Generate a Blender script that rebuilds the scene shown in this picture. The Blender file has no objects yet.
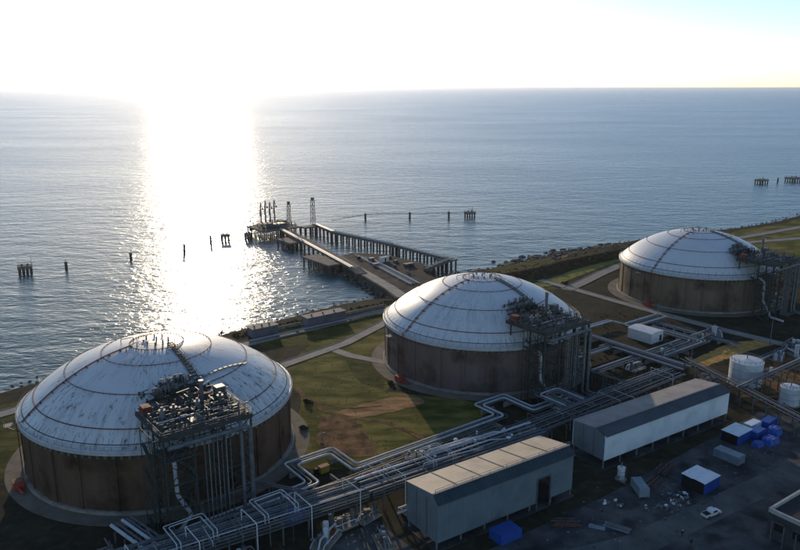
import bpy, bmesh, math, random
from mathutils import Vector, Matrix, Quaternion
R_ = math.radians
rnd = random.Random(7)
scene = bpy.context.scene
C = scene.collection

# ---------------------------------------------------------------- camera
cam_d = bpy.data.cameras.new('camera')
cam = bpy.data.objects.new('camera', cam_d)
C.objects.link(cam)
cam.location = (0, 0, 100)
cam.rotation_euler = (R_(90 - 14.144), 0, 0)
cam_d.sensor_fit = 'HORIZONTAL'
cam_d.sensor_width = 36
cam_d.lens = 36 * 750 / 800
cam_d.clip_start = 1
cam_d.clip_end = 120000
scene.camera = cam

# ---------------------------------------------------------------- sky, sun, exposure
SUN_EL, SUN_AZ = 11.5, -14.8          # degrees; azimuth from +Y, negative = towards -X
world = bpy.data.worlds.new('World')
scene.world = world
world.use_nodes = True
wn = world.node_tree.nodes
bg = wn['Background']
sky = wn.new('ShaderNodeTexSky')
sky.sky_type = 'NISHITA'
sky.sun_disc = False
sky.sun_elevation = R_(SUN_EL)
sky.sun_rotation = R_(SUN_AZ)
sky.altitude = 100
sky.air_density = 0.72
sky.dust_density = 0.3
sky.ozone_density = 1.7
world.node_tree.links.new(sky.outputs[0], bg.inputs[0])
bg.inputs[1].default_value = 0.15
sun_d = bpy.data.lights.new('sun', 'SUN')
sun_d.energy = 2.75
sun_d.angle = R_(0.53)
sun_d.color = (1.0, 0.79, 0.54)
sun = bpy.data.objects.new('sun', sun_d)
C.objects.link(sun)
sdir = Vector((math.sin(R_(SUN_AZ)) * math.cos(R_(SUN_EL)), math.cos(R_(SUN_AZ)) * math.cos(R_(SUN_EL)), math.sin(R_(SUN_EL))))
sun.rotation_euler = sdir.to_track_quat('Z', 'Y').to_euler()
sun.location = (-300, 900, 400)
scene.view_settings.view_transform = 'Standard'
scene.view_settings.look = 'None'
scene.view_settings.gamma = 1
scene.view_settings.use_curve_mapping = False
scene.view_settings.exposure = 0.18
scene.cycles.use_denoising = True
scene.cycles.max_bounces = 6
scene.cycles.diffuse_bounces = 3
scene.cycles.glossy_bounces = 3
scene.cycles.volume_bounces = 0
scene.cycles.sample_clamp_indirect = 4

# ---------------------------------------------------------------- site frame
TH = R_(37.5)                          # the plant's own axes: s along the tank row, t towards the sea
UX, UY = math.cos(TH), math.sin(TH)
def S(s, t, z=0.0):
    return (30.4 + s * UX - t * UY, 269.0 + s * UY + t * UX, z)

# ---------------------------------------------------------------- mesh helpers
class MB:
    def __init__(self):
        self.v = []; self.f = []
    def add(self, vs, fs):
        n = len(self.v)
        self.v += [tuple(p) for p in vs]
        self.f += [tuple(i + n for i in q) for q in fs]
        return self
    def box(self, c, d, rz=0.0):
        x, y, z = d[0] / 2, d[1] / 2, d[2] / 2
        ca, sa = math.cos(rz), math.sin(rz)
        vs = []
        for sz in (-z, z):
            for sx, sy in ((-x, -y), (x, -y), (x, y), (-x, y)):
                vs.append((c[0] + sx * ca - sy * sa, c[1] + sx * sa + sy * ca, c[2] + sz))
        return self.add(vs, [(3, 2, 1, 0), (4, 5, 6, 7), (0, 1, 5, 4), (1, 2, 6, 5), (2, 3, 7, 6), (3, 0, 4, 7)])
    def bar(self, p, q, w, h=None):
        h = h or w
        p, q = Vector(p), Vector(q); d = (q - p)
        if d.length < 1e-6: return self
        d.normalize()
        up = Vector((0, 0, 1)) if abs(d.z) < .95 else Vector((0, 1, 0))
        a = d.cross(up).normalized(); b = a.cross(d).normalized()
        vs = []
        for e in (p, q):
            for sx, sy in ((-1, -1), (1, -1), (1, 1), (-1, 1)):
                vs.append(e + a * sx * w / 2 + b * sy * h / 2)
        return self.add(vs, [(0, 1, 2, 3), (7, 6, 5, 4), (0, 4, 5, 1), (1, 5, 6, 2), (2, 6, 7, 3), (3, 7, 4, 0)])
    def tube(self, path, r, n=8, bend=0.0, closed=False, cap=True):
        P = [Vector(p) for p in path]
        if bend > 0 and not closed:
            Q = [P[0]]
            for i in range(1, len(P) - 1):
                a, b, c = P[i - 1], P[i], P[i + 1]
                d1, d2 = (a - b), (c - b)
                k = min(bend, d1.length * .48, d2.length * .48)
                s, e = b + d1.normalized() * k, b + d2.normalized() * k
                for j in range(5):
                    u = j / 4
                    Q.append(s * (1 - u) ** 2 + b * 2 * u * (1 - u) + e * u * u)
            Q.append(P[-1]); P = Q
        m = len(P); vs = []
        prev = None
        for i in range(m):
            if closed: d = (P[(i + 1) % m] - P[i - 1])
            else: d = (P[min(i + 1, m - 1)] - P[max(i - 1, 0)])
            d.normalize()
            if prev is None:
                up = Vector((0, 0, 1)) if abs(d.z) < .9 else Vector((1, 0, 0))
                a = d.cross(up).normalized()
            else:
                a = (prev - d * prev.dot(d))
                a = a.normalized() if a.length > 1e-6 else d.orthogonal().normalized()
            prev = a; b = d.cross(a).normalized()
            for k in range(n):
                t = 2 * math.pi * k / n
                vs.append(P[i] + a * math.cos(t) * r + b * math.sin(t) * r)
        fs = []
        for i in range(m if closed else m - 1):
            j = (i + 1) % m
            for k in range(n):
                l = (k + 1) % n
                fs.append((i * n + k, i * n + l, j * n + l, j * n + k))
        if cap and not closed:
            fs.append(tuple(range(n - 1, -1, -1)))
            fs.append(tuple((m - 1) * n + k for k in range(n)))
        return self.add(vs, fs)
    def cyl(self, c, r, h, n=16, r2=None):
        r2 = r if r2 is None else r2
        vs = [(c[0] + r * math.cos(2 * math.pi * k / n), c[1] + r * math.sin(2 * math.pi * k / n), c[2]) for k in range(n)]
        vs += [(c[0] + r2 * math.cos(2 * math.pi * k / n), c[1] + r2 * math.sin(2 * math.pi * k / n), c[2] + h) for k in range(n)]
        fs = [(k, (k + 1) % n, n + (k + 1) % n, n + k) for k in range(n)]
        fs += [tuple(range(n - 1, -1, -1)), tuple(range(n, 2 * n))]
        return self.add(vs, fs)
    def lathe(self, prof, n=96, c=(0, 0, 0)):
        vs = []; fs = []; m = len(prof)
        for k in range(n):
            a = 2 * math.pi * k / n; ca, sa = math.cos(a), math.sin(a)
            for r, z in prof: vs.append((c[0] + r * ca, c[1] + r * sa, c[2] + z))
        for k in range(n):
            l = (k + 1) % n
            for i in range(m - 1):
                fs.append((k * m + i, l * m + i, l * m + i + 1, k * m + i + 1))
        return self.add(vs, fs)
    def prism(self, poly, z0, z1):
        n = len(poly)
        vs = [(x, y, z0) for x, y in poly] + [(x, y, z1) for x, y in poly]
        fs = [tuple(range(n - 1, -1, -1)), tuple(range(n, 2 * n))] + [(k, (k + 1) % n, n + (k + 1) % n, n + k) for k in range(n)]
        return self.add(vs, fs)
    def rock(self, c, r, g, flat=.7):
        # a rough 20-face stone
        t = (1 + 5 ** .5) / 2
        vs = [(-1, t, 0), (1, t, 0), (-1, -t, 0), (1, -t, 0), (0, -1, t), (0, 1, t), (0, -1, -t), (0, 1, -t), (t, 0, -1), (t, 0, 1), (-t, 0, -1), (-t, 0, 1)]
        fs = [(0, 11, 5), (0, 5, 1), (0, 1, 7), (0, 7, 10), (0, 10, 11), (1, 5, 9), (5, 11, 4), (11, 10, 2), (10, 7, 6), (7, 1, 8), (3, 9, 4), (3, 4, 2), (3, 2, 6), (3, 6, 8), (3, 8, 9), (4, 9, 5), (2, 4, 11), (6, 2, 10), (8, 6, 7), (9, 8, 1)]
        a = g.uniform(0, 6.28); ca, sa = math.cos(a), math.sin(a)
        out = []
        for x, y, z in vs:
            k = r / 1.9 * g.uniform(.7, 1.25); x, y, z = x * k, y * k, z * k * flat
            out.append((c[0] + x * ca - y * sa, c[1] + x * sa + y * ca, c[2] + z))
        return self.add(out, fs)
    def mesh(self, name, smooth=False):
        me = bpy.data.meshes.new(name)
        me.from_pydata(self.v, [], self.f)
        me.validate(); me.update()
        if smooth:
            me.polygons.foreach_set('use_smooth', [True] * len(me.polygons))
            try: me.set_sharp_from_angle(angle=R_(38))
            except Exception: pass
        return me
    def build(self, name, mat, parent=None, smooth=False, loc=None, rz=None):
        return link(name, self.mesh(name, smooth), mat, parent, loc, rz)

def link(name, me, mat=None, parent=None, loc=None, rz=None):
    o = bpy.data.objects.new(name, me); C.objects.link(o)
    if mat is not None and not me.materials: me.materials.append(mat)
    if parent is not None: o.parent = parent
    if loc is not None: o.location = loc
    if rz is not None: o.rotation_euler = (0, 0, rz)
    return o
def tag(o, label=None, cat=None, group=None, kind=None):
    if label: o['label'] = label
    if cat: o['category'] = cat
    if group: o['group'] = group
    if kind: o['kind'] = kind
    return o
def thing(name, loc, rz, label, cat, group=None):
    o = bpy.data.objects.new(name, None); C.objects.link(o)
    o.empty_display_size = .5
    o.location = loc; o.rotation_euler = (0, 0, rz)
    return tag(o, label, cat, group)
def kids(o): return [c for c in list(bpy.data.objects) if c.parent == o]
def copy_tree(o, parent=None):
    c = o.copy(); C.objects.link(c); c.parent = parent
    for ch in o.children: copy_tree(ch, c)
    return c

# ---------------------------------------------------------------- materials
def M(name, c1, c2=None, scale=.3, rough=.7, metal=0.0, bump=0.0, detail=5, spec=None, stretch=(1, 1, 1), coord='Object', lo=.35, hi=.65, rough2=None, c3=None, scale3=2.0, amt3=.5):
    m = bpy.data.materials.new(name); m.use_nodes = True
    nt = m.node_tree; N = nt.nodes; Lk = nt.links.new
    b = N['Principled BSDF']
    b.inputs['Base Color'].default_value = (*c1, 1)
    b.inputs['Roughness'].default_value = rough
    b.inputs['Metallic'].default_value = metal
    if spec is None: spec = .04 if rough >= .95 else (.15 if rough >= .85 else (.3 if rough >= .65 else .5))
    if spec is not None: b.inputs['Specular IOR Level'].default_value = spec
    if c2 is not None or bump:
        tc = N.new('ShaderNodeTexCoord'); mp = N.new('ShaderNodeMapping')
        mp.inputs['Scale'].default_value = stretch
        Lk(tc.outputs[coord], mp.inputs[0])
        nz = N.new('ShaderNodeTexNoise'); nz.inputs['Scale'].default_value = scale; nz.inputs['Detail'].default_value = detail
        nz.inputs['Roughness'].default_value = .62
        Lk(mp.outputs[0], nz.inputs['Vector'])
        if c2 is not None:
            cr = N.new('ShaderNodeValToRGB')
            cr.color_ramp.elements[0].position = lo; cr.color_ramp.elements[1].position = hi
            cr.color_ramp.elements[0].color = (*c1, 1); cr.color_ramp.elements[1].color = (*c2, 1)
            Lk(nz.outputs[0], cr.inputs[0])
            out = cr.outputs[0]
            if c3 is not None:
                n3 = N.new('ShaderNodeTexNoise'); n3.inputs['Scale'].default_value = scale3; n3.inputs['Detail'].default_value = 4
                Lk(tc.outputs[coord], n3.inputs['Vector'])
                r3 = N.new('ShaderNodeValToRGB'); r3.color_ramp.elements[0].position = .48; r3.color_ramp.elements[1].position = .68
                r3.color_ramp.elements[1].color = (amt3,) * 3 + (1,); r3.color_ramp.elements[0].color = (0, 0, 0, 1)
                Lk(n3.outputs[0], r3.inputs[0])
                mx = N.new('ShaderNodeMix'); mx.data_type = 'RGBA'
                Lk(r3.outputs[0], mx.inputs[0]); Lk(out, mx.inputs[6]); mx.inputs[7].default_value = (*c3, 1)
                out = mx.outputs[2]
            Lk(out, b.inputs['Base Color'])
        if rough2 is not None:
            mr = N.new('ShaderNodeMapRange'); mr.inputs[3].default_value = rough; mr.inputs[4].default_value = rough2
            Lk(nz.outputs[0], mr.inputs[0]); Lk(mr.outputs[0], b.inputs['Roughness'])
        if bump:
            bp = N.new('ShaderNodeBump'); bp.inputs['Strength'].default_value = 1.0; bp.inputs['Distance'].default_value = bump
            Lk(nz.outputs[0], bp.inputs['Height']); Lk(bp.outputs[0], b.inputs['Normal'])
    return m
# ================================================================ SETTING
def water_mat():
    m = bpy.data.materials.new('sea_water'); m.use_nodes = True
    nt = m.node_tree; N = nt.nodes; Lk = nt.links.new
    b = N['Principled BSDF']
    b.inputs['Base Color'].default_value = (.013, .07, .135, 1)
    b.inputs['Roughness'].default_value = .255; b.inputs['Specular IOR Level'].default_value = .36
    b.inputs['IOR'].default_value = 1.33
    tc = N.new('ShaderNodeTexCoord')
    h = None
    for sc, amp, st, rot, dt in ((.05, .55, (.45, 1, 1), 8, 2), (.17, .42, (.5, 1, 1), -10, 3), (.5, .26, (.55, 1, 1), 12, 4)):
        mp = N.new('ShaderNodeMapping'); mp.inputs['Scale'].default_value = st; mp.inputs['Rotation'].default_value = (0, 0, R_(rot))
        Lk(tc.outputs['Object'], mp.inputs[0])
        nz = N.new('ShaderNodeTexNoise'); nz.inputs['Scale'].default_value = sc; nz.inputs['Detail'].default_value = dt
        nz.inputs['Distortion'].default_value = .4
        Lk(mp.outputs[0], nz.inputs['Vector'])
        k = N.new('ShaderNodeMath'); k.operation = 'MULTIPLY'; k.inputs[1].default_value = amp
        Lk(nz.outputs[0], k.inputs[0])
        if h is None: h = k
        else:
            a = N.new('ShaderNodeMath'); a.operation = 'ADD'; Lk(h.outputs[0], a.inputs[0]); Lk(k.outputs[0], a.inputs[1]); h = a
    bp = N.new('ShaderNodeBump'); bp.inputs['Strength'].default_value = 1; bp.inputs['Distance'].default_value = 1.9
    Lk(h.outputs[0], bp.inputs['Height'])
    N.remove(b)
    df = N.new('ShaderNodeBsdfDiffuse'); df.inputs[0].default_value = (.018, .115, .13, 1)
    gl = N.new('ShaderNodeBsdfGlossy'); gl.distribution = 'BECKMANN'; gl.inputs['Roughness'].default_value = .32
    tg = N.new('ShaderNodeCombineXYZ'); tg.inputs[0].default_value = 1; Lk(tg.outputs[0], gl.inputs['Tangent']); gl.inputs['Anisotropy'].default_value = .5
    fr = N.new('ShaderNodeFresnel'); fr.inputs['IOR'].default_value = 1.33
    mx = N.new('ShaderNodeMixShader')
    wp = N.new('ShaderNodeMapping'); wp.inputs['Scale'].default_value = (.35, 1, 1); wp.inputs['Rotation'].default_value = (0, 0, R_(-9)); Lk(tc.outputs['Object'], wp.inputs[0])
    wz = N.new('ShaderNodeTexNoise'); wz.inputs['Scale'].default_value = .006; wz.inputs['Detail'].default_value = 6; Lk(wp.outputs[0], wz.inputs['Vector'])
    wr = N.new('ShaderNodeMapRange'); wr.inputs[1].default_value = .3; wr.inputs[2].default_value = .7; wr.inputs[3].default_value = .27; wr.inputs[4].default_value = .32; Lk(wz.outputs[0], wr.inputs[0]); Lk(wr.outputs[0], gl.inputs['Roughness'])
    ws = N.new('ShaderNodeMapRange'); ws.inputs[1].default_value = .3; ws.inputs[2].default_value = .7; ws.inputs[3].default_value = .9; ws.inputs[4].default_value = 1.0; Lk(wz.outputs[0], ws.inputs[0]); Lk(ws.outputs[0], bp.inputs['Strength'])
    for q in (df, gl, fr): Lk(bp.outputs[0], q.inputs['Normal'])
    Lk(fr.outputs[0], mx.inputs[0]); Lk(df.outputs[0], mx.inputs[1]); gt_ = N.new('ShaderNodeBsdfGlossy'); gt_.distribution = 'GGX'; gt_.inputs['Roughness'].default_value = .3; Lk(bp.outputs[0], gt_.inputs['Normal'])
    mg = N.new('ShaderNodeMixShader'); mg.inputs[0].default_value = .05; Lk(gl.outputs[0], mg.inputs[1]); Lk(gt_.outputs[0], mg.inputs[2]); Lk(mg.outputs[0], mx.inputs[2])
    Lk(mx.outputs[0], N['Material Output'].inputs['Surface'])
    return m
SEA_Z = -3.0
mat_sea = water_mat()
m = MB(); X = 60000
# graded rings of sea around the site, one sheet to the horizon
xs = [-X, -20000, -6000, -2000, -800, 0, 800, 2000, 6000, 20000, X]
ys = [-3000, -500, 0, 500, 1500, 4000, 12000, 30000, X]
vs = [(x, y, SEA_Z) for y in ys for x in xs]; nx = len(xs)
m.add(vs, [(j * nx + i, j * nx + i + 1, (j + 1) * nx + i + 1, (j + 1) * nx + i) for j in range(len(ys) - 1) for i in range(nx - 1)])
sea = tag(m.build('sea', mat_sea), 'rippled blue grey sea reaching to the horizon', 'sea', kind='structure')

SHORE = [(-900, -300), (-420, -60), (-250, 110), (-190, 176), (-146, 221), (-134, 235), (-120, 249), (-102, 268), (-88, 282), (-74, 295), (-63, 305), (-52, 316), (-41, 328), (-26, 341), (-13, 349.5), (-4, 351), (6, 372), (20, 392), (34, 402), (46, 410), (60, 413), (71, 426), (83, 435), (91, 430), (98, 436), (105, 452), (118, 462), (131, 470), (152, 488), (198, 514), (249, 538), (287, 563), (330, 600), (417, 664), (560, 750), (800, 860), (1500, 1050), (4000, 1300)]
def jitter_line(pts, step, amp, g):
    out = []
    for (x0, y0), (x1, y1) in zip(pts, pts[1:]):
        L = math.hypot(x1 - x0, y1 - y0); n = max(1, min(int(L / step), 40))
        for i in range(n):
            u = i / n
            a = amp if L < 400 else 0
            out.append((x0 + (x1 - x0) * u + g.uniform(-a, a), y0 + (y1 - y0) * u + g.uniform(-a, a)))
    out.append(pts[-1]); return out
shore = jitter_line(SHORE, 3.0, .7, random.Random(3))
mat_soil = M('dark_soil', (.026, .026, .018), (.058, .052, .036), .08, .95, bump=.15, detail=8, c3=(.085, .07, .042), scale3=.35, amt3=.6)
mat_bank = M('bank_earth', (.035, .028, .02), (.10, .078, .055), .25, .95, bump=.4, detail=8)
top = [(x, y, 0.0) for x, y in shore] + [(4000, -900, 0), (-900, -900, 0)]
n = len(shore)
m = MB(); m.add(top, [tuple(range(len(top) - 1, -1, -1))])
ground = tag(m.build('ground', mat_soil), 'dark bare earth of the terminal grounds', 'ground', kind='structure')
bmm = bmesh.new(); bmm.from_mesh(ground.data); bmesh.ops.triangulate(bmm, faces=bmm.faces[:]); bmm.normal_update(); bmm.faces.ensure_lookup_table()
if bmm.faces[0].normal.z < 0: bmesh.ops.reverse_faces(bmm, faces=bmm.faces[:])
bmm.to_mesh(ground.data); bmm.free()
# the bank that falls from the grounds to the water
m = MB(); g = random.Random(5); rows = []
for i, (x, y) in enumerate(shore):
    a = Vector(shore[max(i - 2, 0)]); b = Vector(shore[min(i + 2, n - 1)]); d = (b - a).normalized(); nrm = Vector((-d.y, d.x))
    row = []
    for k, (off, z) in enumerate(((0, 0), (1.4, -.6), (3.0, -1.6), (5.5, -2.5), (9, -3.4), (14, -5))):
        j = g.uniform(-.6, .6) if k else 0
        row.append((x + nrm.x * (off + j), y + nrm.y * (off + j), z + (g.uniform(-.35, .35) if k else 0)))
    rows.append(row)
vs = [p for r in rows for p in r]
m.add(vs, [(i * 6 + k, (i + 1) * 6 + k, (i + 1) * 6 + k + 1, i * 6 + k + 1) for i in range(n - 1) for k in range(5)])
tag(m.build('shore_bank', mat_bank, smooth=True), 'brown earth bank sloping down to the water', 'bank', kind='structure')
# boulders along the water line: nobody could count them
m = MB(); g = random.Random(11)
mat_rock = M('shore_rock', (.06, .05, .042), (.17, .15, .125), .4, .9, bump=.2)
for r in rows:
    if r[0][1] < 170 or r[0][0] > 420: continue
    for _ in range(4):
        u = g.uniform(.3, 1); p = r[2]; q = r[5]
        m.rock((p[0] + (q[0] - p[0]) * u + g.uniform(-2, 2), p[1] + (q[1] - p[1]) * u + g.uniform(-2, 2), -1.4 - 2.3 * u + g.uniform(-.2, .5)), g.choice((.2, .3, .45, .65)), g)
# low reef of rock off the point
for _ in range(260):
    u = g.random(); x = 62 + 44 * u + g.gauss(0, 4); y = 424 + 42 * u + g.gauss(0, 5)
    m.rock((x, y, -2.9 + g.uniform(-.3, .5)), g.choice((.9, 1.5, 2.4)), g, .5)
for _ in range(160):
    u = g.random(); x = 98 + 50 * u + g.gauss(0, 2.5); y = 459 + 34 * u + g.gauss(0, 3)
    m.rock((x, y, -3.0 + g.uniform(-.3, .4)), g.choice((.9, 1.5, 2.4)), g, .45)
tag(m.build('shore_boulders', mat_rock), 'dark boulders strewn along the water line', 'boulders', kind='stuff')

m = MB(); g = random.Random(17)
for i, r in enumerate(rows):
    if r[0][1] < 170 or r[0][0] > 420: continue
    for _ in range(3):
        u = g.uniform(.15, 1.0); a, b = r[3], r[4]; x = a[0] + (b[0] - a[0]) * u + g.uniform(-1, 1); y = a[1] + (b[1] - a[1]) * u + g.uniform(-1, 1); k = g.uniform(.3, 1.5); ph = g.uniform(0, 6.28); nn = 7
        m.add([(x + k * g.uniform(.5, 1.3) * math.cos(ph + 6.28 * q / nn), y + k * .6 * g.uniform(.5, 1.3) * math.sin(ph + 6.28 * q / nn), SEA_Z + .03 + .01 * _) for q in range(nn)], [tuple(range(nn))])
tag(m.build('surf', M('sea_foam', (.55, .57, .58), (.7, .71, .71), 1.5, .8)), 'white flecks of surf along the water line', 'surf', kind='stuff')

def sheet(name, poly, z, mat, label, cat='ground', sub=0, amp=0.0, seed=1):
    if sub: poly = jitter_line(list(poly) + [poly[0]], sub, amp, random.Random(seed))[:-1]
    m = MB(); m.add([(x, y, z) for x, y in poly], [tuple(range(len(poly)))])
    o = m.build(name, mat)
    bmm = bmesh.new(); bmm.from_mesh(o.data); bmesh.ops.triangulate(bmm, faces=bmm.faces[:]); bmm.normal_update(); bmm.faces.ensure_lookup_table()
    if bmm.faces and bmm.faces[0].normal.z < 0: bmesh.ops.reverse_faces(bmm, faces=bmm.faces[:])
    bmm.to_mesh(o.data); bmm.free()
    return tag(o, label, cat, kind='structure')
def strip(pts, w):
    L = []; Rr = []
    for i in range(len(pts)):
        a = Vector(pts[max(i - 1, 0)]); b = Vector(pts[min(i + 1, len(pts) - 1)]); d = (b - a).normalized(); nn = Vector((-d.y, d.x)) * w / 2
        p = Vector(pts[i]); L.append(tuple(p + nn)); Rr.append(tuple(p - nn))
    return L + Rr[::-1]
mat_grass = M('olive_grass', (.075, .085, .018), (.235, .19, .055), .11, .95, bump=.25, detail=12, stretch=(.55, 1.5, 1), lo=.4, hi=.6, c3=(.05, .06, .014), scale3=.07, amt3=.8)
mat_grass2 = M('dark_grass', (.04, .05, .012), (.11, .10, .03), .14, .95, bump=.25, detail=12, stretch=(.55, 1.5, 1), lo=.4, hi=.62, c3=(.15, .12, .05), scale3=.3, amt3=.4)
mat_turf = M('sunlit_grass', (.17, .17, .04), (.30, .26, .08), .12, .95, bump=.12, detail=9)  # brighter grass copy, sunlight on the strip put into its colour
mat_dirt = M('orange_dirt', (.20, .115, .05), (.52, .30, .14), .2, .95, bump=.15, detail=10, stretch=(.4, 1.3, 1), lo=.38, hi=.62)
mat_dirt2 = M('brown_dirt', (.09, .055, .028), (.27, .155, .075), .25, .95, bump=.2, detail=10, lo=.38, hi=.62)
mat_road = M('worn_asphalt', (.24, .215, .19), (.34, .31, .275), .2, .85, detail=7, bump=.02)
mat_yard = M('yard_asphalt', (.045, .048, .052), (.125, .125, .12), .09, .85, detail=11, bump=.05, lo=.38, hi=.64, c3=(.022, .021, .02), scale3=.16, amt3=.85)
mat_conc = M('pale_concrete', (.23, .20, .165), (.36, .32, .27), .35, .9, detail=7, bump=.03)
mat_straw_sun = M('sunlit_straw', (.34, .20, .06), (.60, .36, .12), .3, .95, bump=.15, detail=8)  # golden sunlight put into the dry grass colour
def SP(L): return [S(a, b)[:2] for a, b in L]
sheet('grass_field', [(-44, 250), (-36, 283), (-62, 283), (-60, 296), (-26, 326), (-4, 336), (8, 322), (-6, 300), (-5, 262), (-4, 236), (28, 226), (22, 205), (-10, 183), (-32, 183), (-32, 230)], .02, mat_grass, 'olive brown grass field between the left and middle tanks', 'grass', 4, .8, 2)
sheet('grass_patch', [(-20.5, 268.5), (-7, 261), (-4.5, 250), (-6, 238), (-13.5, 243), (-17.5, 252)], .05, mat_grass2, 'darker green grass patch beside the middle tank', 'grass', 3, .3, 4)
sheet('grass_verge', SP([(-60, 54), (-24, 54), (-2, 66), (2, 70), (-28, 66), (-60, 66)]), .05, mat_grass2, 'dark grass verge below the coast road', 'grass', 4, .5, 5)
sheet('grass_slope', SP([(40, 46), (100, 48), (104, 70), (150, 74), (150, 100), (60, 100), (40, 70)]), .02, mat_grass2, 'dark grass between the middle and right tanks', 'grass', 4, .8, 6)
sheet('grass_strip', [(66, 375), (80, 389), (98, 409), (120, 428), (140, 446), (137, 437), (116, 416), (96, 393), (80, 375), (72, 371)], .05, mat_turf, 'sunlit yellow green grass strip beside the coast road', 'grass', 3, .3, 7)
sheet('grass_far', [(190, 470), (214, 500), (246, 530), (284, 552), (330, 590), (420, 655), (600, 755), (600, 600), (380, 480), (260, 430)], .02, mat_grass, 'grass headland behind the right tank', 'grass', 6, 1.0, 8)
sheet('grass_corner', [(-190, 160), (-135, 222), (-112, 236), (-103, 220), (-108, 196), (-104, 176), (-120, 150), (-160, 120)], .02, mat_grass2, 'dark grass left of the left tank', 'grass', 4, .8, 9)
sheet('dirt_patch', [(-21, 219), (-10, 227), (0, 233), (7, 231), (8, 226), (-2, 219.5), (-14, 215)], .06, mat_dirt, 'orange dirt patch in the grass field', 'dirt', 2, .5, 10)
sheet('dirt_patch', [(-25, 216), (-18, 218), (-12, 210), (-7, 196), (-7, 190), (-17, 190), (-24, 197)], .06, mat_dirt2, 'brown bare earth beside the pipe loop', 'dirt', 2, .5, 11)
sheet('dirt_track', strip([(-36, 240), (-31, 230), (-24, 220), (-14, 214.5), (-4, 212), (4, 204), (9, 198)], 1.6), .08, mat_dirt2, 'narrow earth track crossing the grass field', 'dirt', 2, .15, 12)
sheet('dirt_track', strip([(-31, 228), (-26, 226), (-15, 222), (-6, 224)], 1.2), .075, mat_dirt2, 'faint earth track above the orange patch', 'dirt', 2, .15, 13)
sheet('sunlit_straw_bed', [(108, 264), (133, 286), (147, 289), (150, 284), (136, 276), (111, 258)], .04, mat_straw_sun, 'strip of dry grass behind the white tank, golden sunlight in its colour', 'grass', 2, .4, 14)
sheet('gravel_bed', [(112, 232), (126, 262), (160, 282), (168, 262), (140, 228)], .02, mat_dirt2, 'brown gravel around the small white tank', 'ground', 3, .5, 15)
# roads
def road(name, pts, w, z, label, mat=mat_road, kerb=True):
    o = sheet(name, strip(pts, w), z, mat, label, 'road')
    if kerb:
        for sgn in (1, -1):
            off = strip(pts, w + .3); k = len(pts)
            line = off[:k] if sgn == 1 else off[k:]
            mm = MB()
            for a, b in zip(line, line[1:]): mm.bar((*a, z + .05), (*b, z + .05), .3, .2)
            mm.build('kerb', mat_conc, o)
    return o
road('coast_road', [(-150, 192), (-116, 228), (-88, 257), (-63.5, 282.5), (-42, 300.5), (-24, 315.5), (-6, 331), (10, 345), (40, 362), (72, 368)], 5.2, .04, 'pale coast road running along the shore')
road('field_road', [(-52, 248), (-42.5, 261.5), (-31, 274.5), (-22, 285), (-7, 311), (2, 330)], 4.8, .09, 'pale road curving across the grass field')
road('branch_road', [(-27, 278), (-19, 270.5), (-5, 263)], 4.0, .12, 'short branch road to the middle tank', kerb=False)
road('cross_road', SP([(106, 66), (105.5, 40), (104.6, 20), (103.8, 0), (103.5, -20), (104, -40), (106, -66), (110, -140)]), 4.6, .10, 'pale road passing in front of the right tank')
road('east_coast_road', [(84, 366), (96, 381), (111, 401), (127, 420), (144, 438), (180, 470), (230, 500), (300, 545), (420, 620)], 6.0, .08, 'asphalt coast road towards the headland')
road('headland_road', [(180, 448), (226, 484), (275, 500), (380, 540)], 6.0, .06, 'pale road behind the right tank')
yard = sheet('yard', SP([(-150, -68), (-96, -66), (-96, -90), (-46, -92), (36, -90), (44, -104), (120, -96), (150, -130), (120, -260), (-220, -260)]), .03, mat_yard, 'dark asphalt yard in front of the sheds', 'yard')
road('yard_road', [(22, 137), (54, 149), (79, 165), (93, 174), (110, 184), (150, 206)], 7.5, .06, 'worn grey road through the yard', M('yard_road_asphalt', (.075, .077, .077), (.16, .157, .148), .12, .85, detail=11, stretch=(1, .6, 1), lo=.36, hi=.66), kerb=False)
# embankment along the east shore
m = MB(); pts = [(44, 386), (56, 388), (77, 403), (92, 418), (119, 438), (150, 462), (186, 490)]
g = random.Random(21); rows = []
P2 = jitter_line(pts, 2.5, .3, g)
for i, (x, y) in enumerate(P2):
    a = Vector(P2[max(i - 2, 0)]); b = Vector(P2[min(i + 2, len(P2) - 1)]); d = (b - a).normalized(); nn = Vector((-d.y, d.x))
    row = []
    for off, z in ((-9, -.3), (-6, 1.2), (-2, 3.0), (1.5, 3.3), (5, 2.0), (10, -.5), (15, -4)):
        j = g.uniform(-.4, .4); row.append((x + nn.x * (off + j), y + nn.y * (off + j), z + g.uniform(-.25, .25)))
    rows.append(row)
vs = [p for r in rows for p in r]
m.add(vs, [(i * 7 + k, (i + 1) * 7 + k, (i + 1) * 7 + k + 1, i * 7 + k + 1) for i in range(len(rows) - 1) for k in range(6)])
tag(m.build('embankment', M('scrub_earth', (.030, .028, .016), (.085, .066, .036), .35, .95, bump=.5, detail=9), smooth=True), 'dark scrubby sea embankment behind the middle tank', 'embankment', kind='structure')
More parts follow.
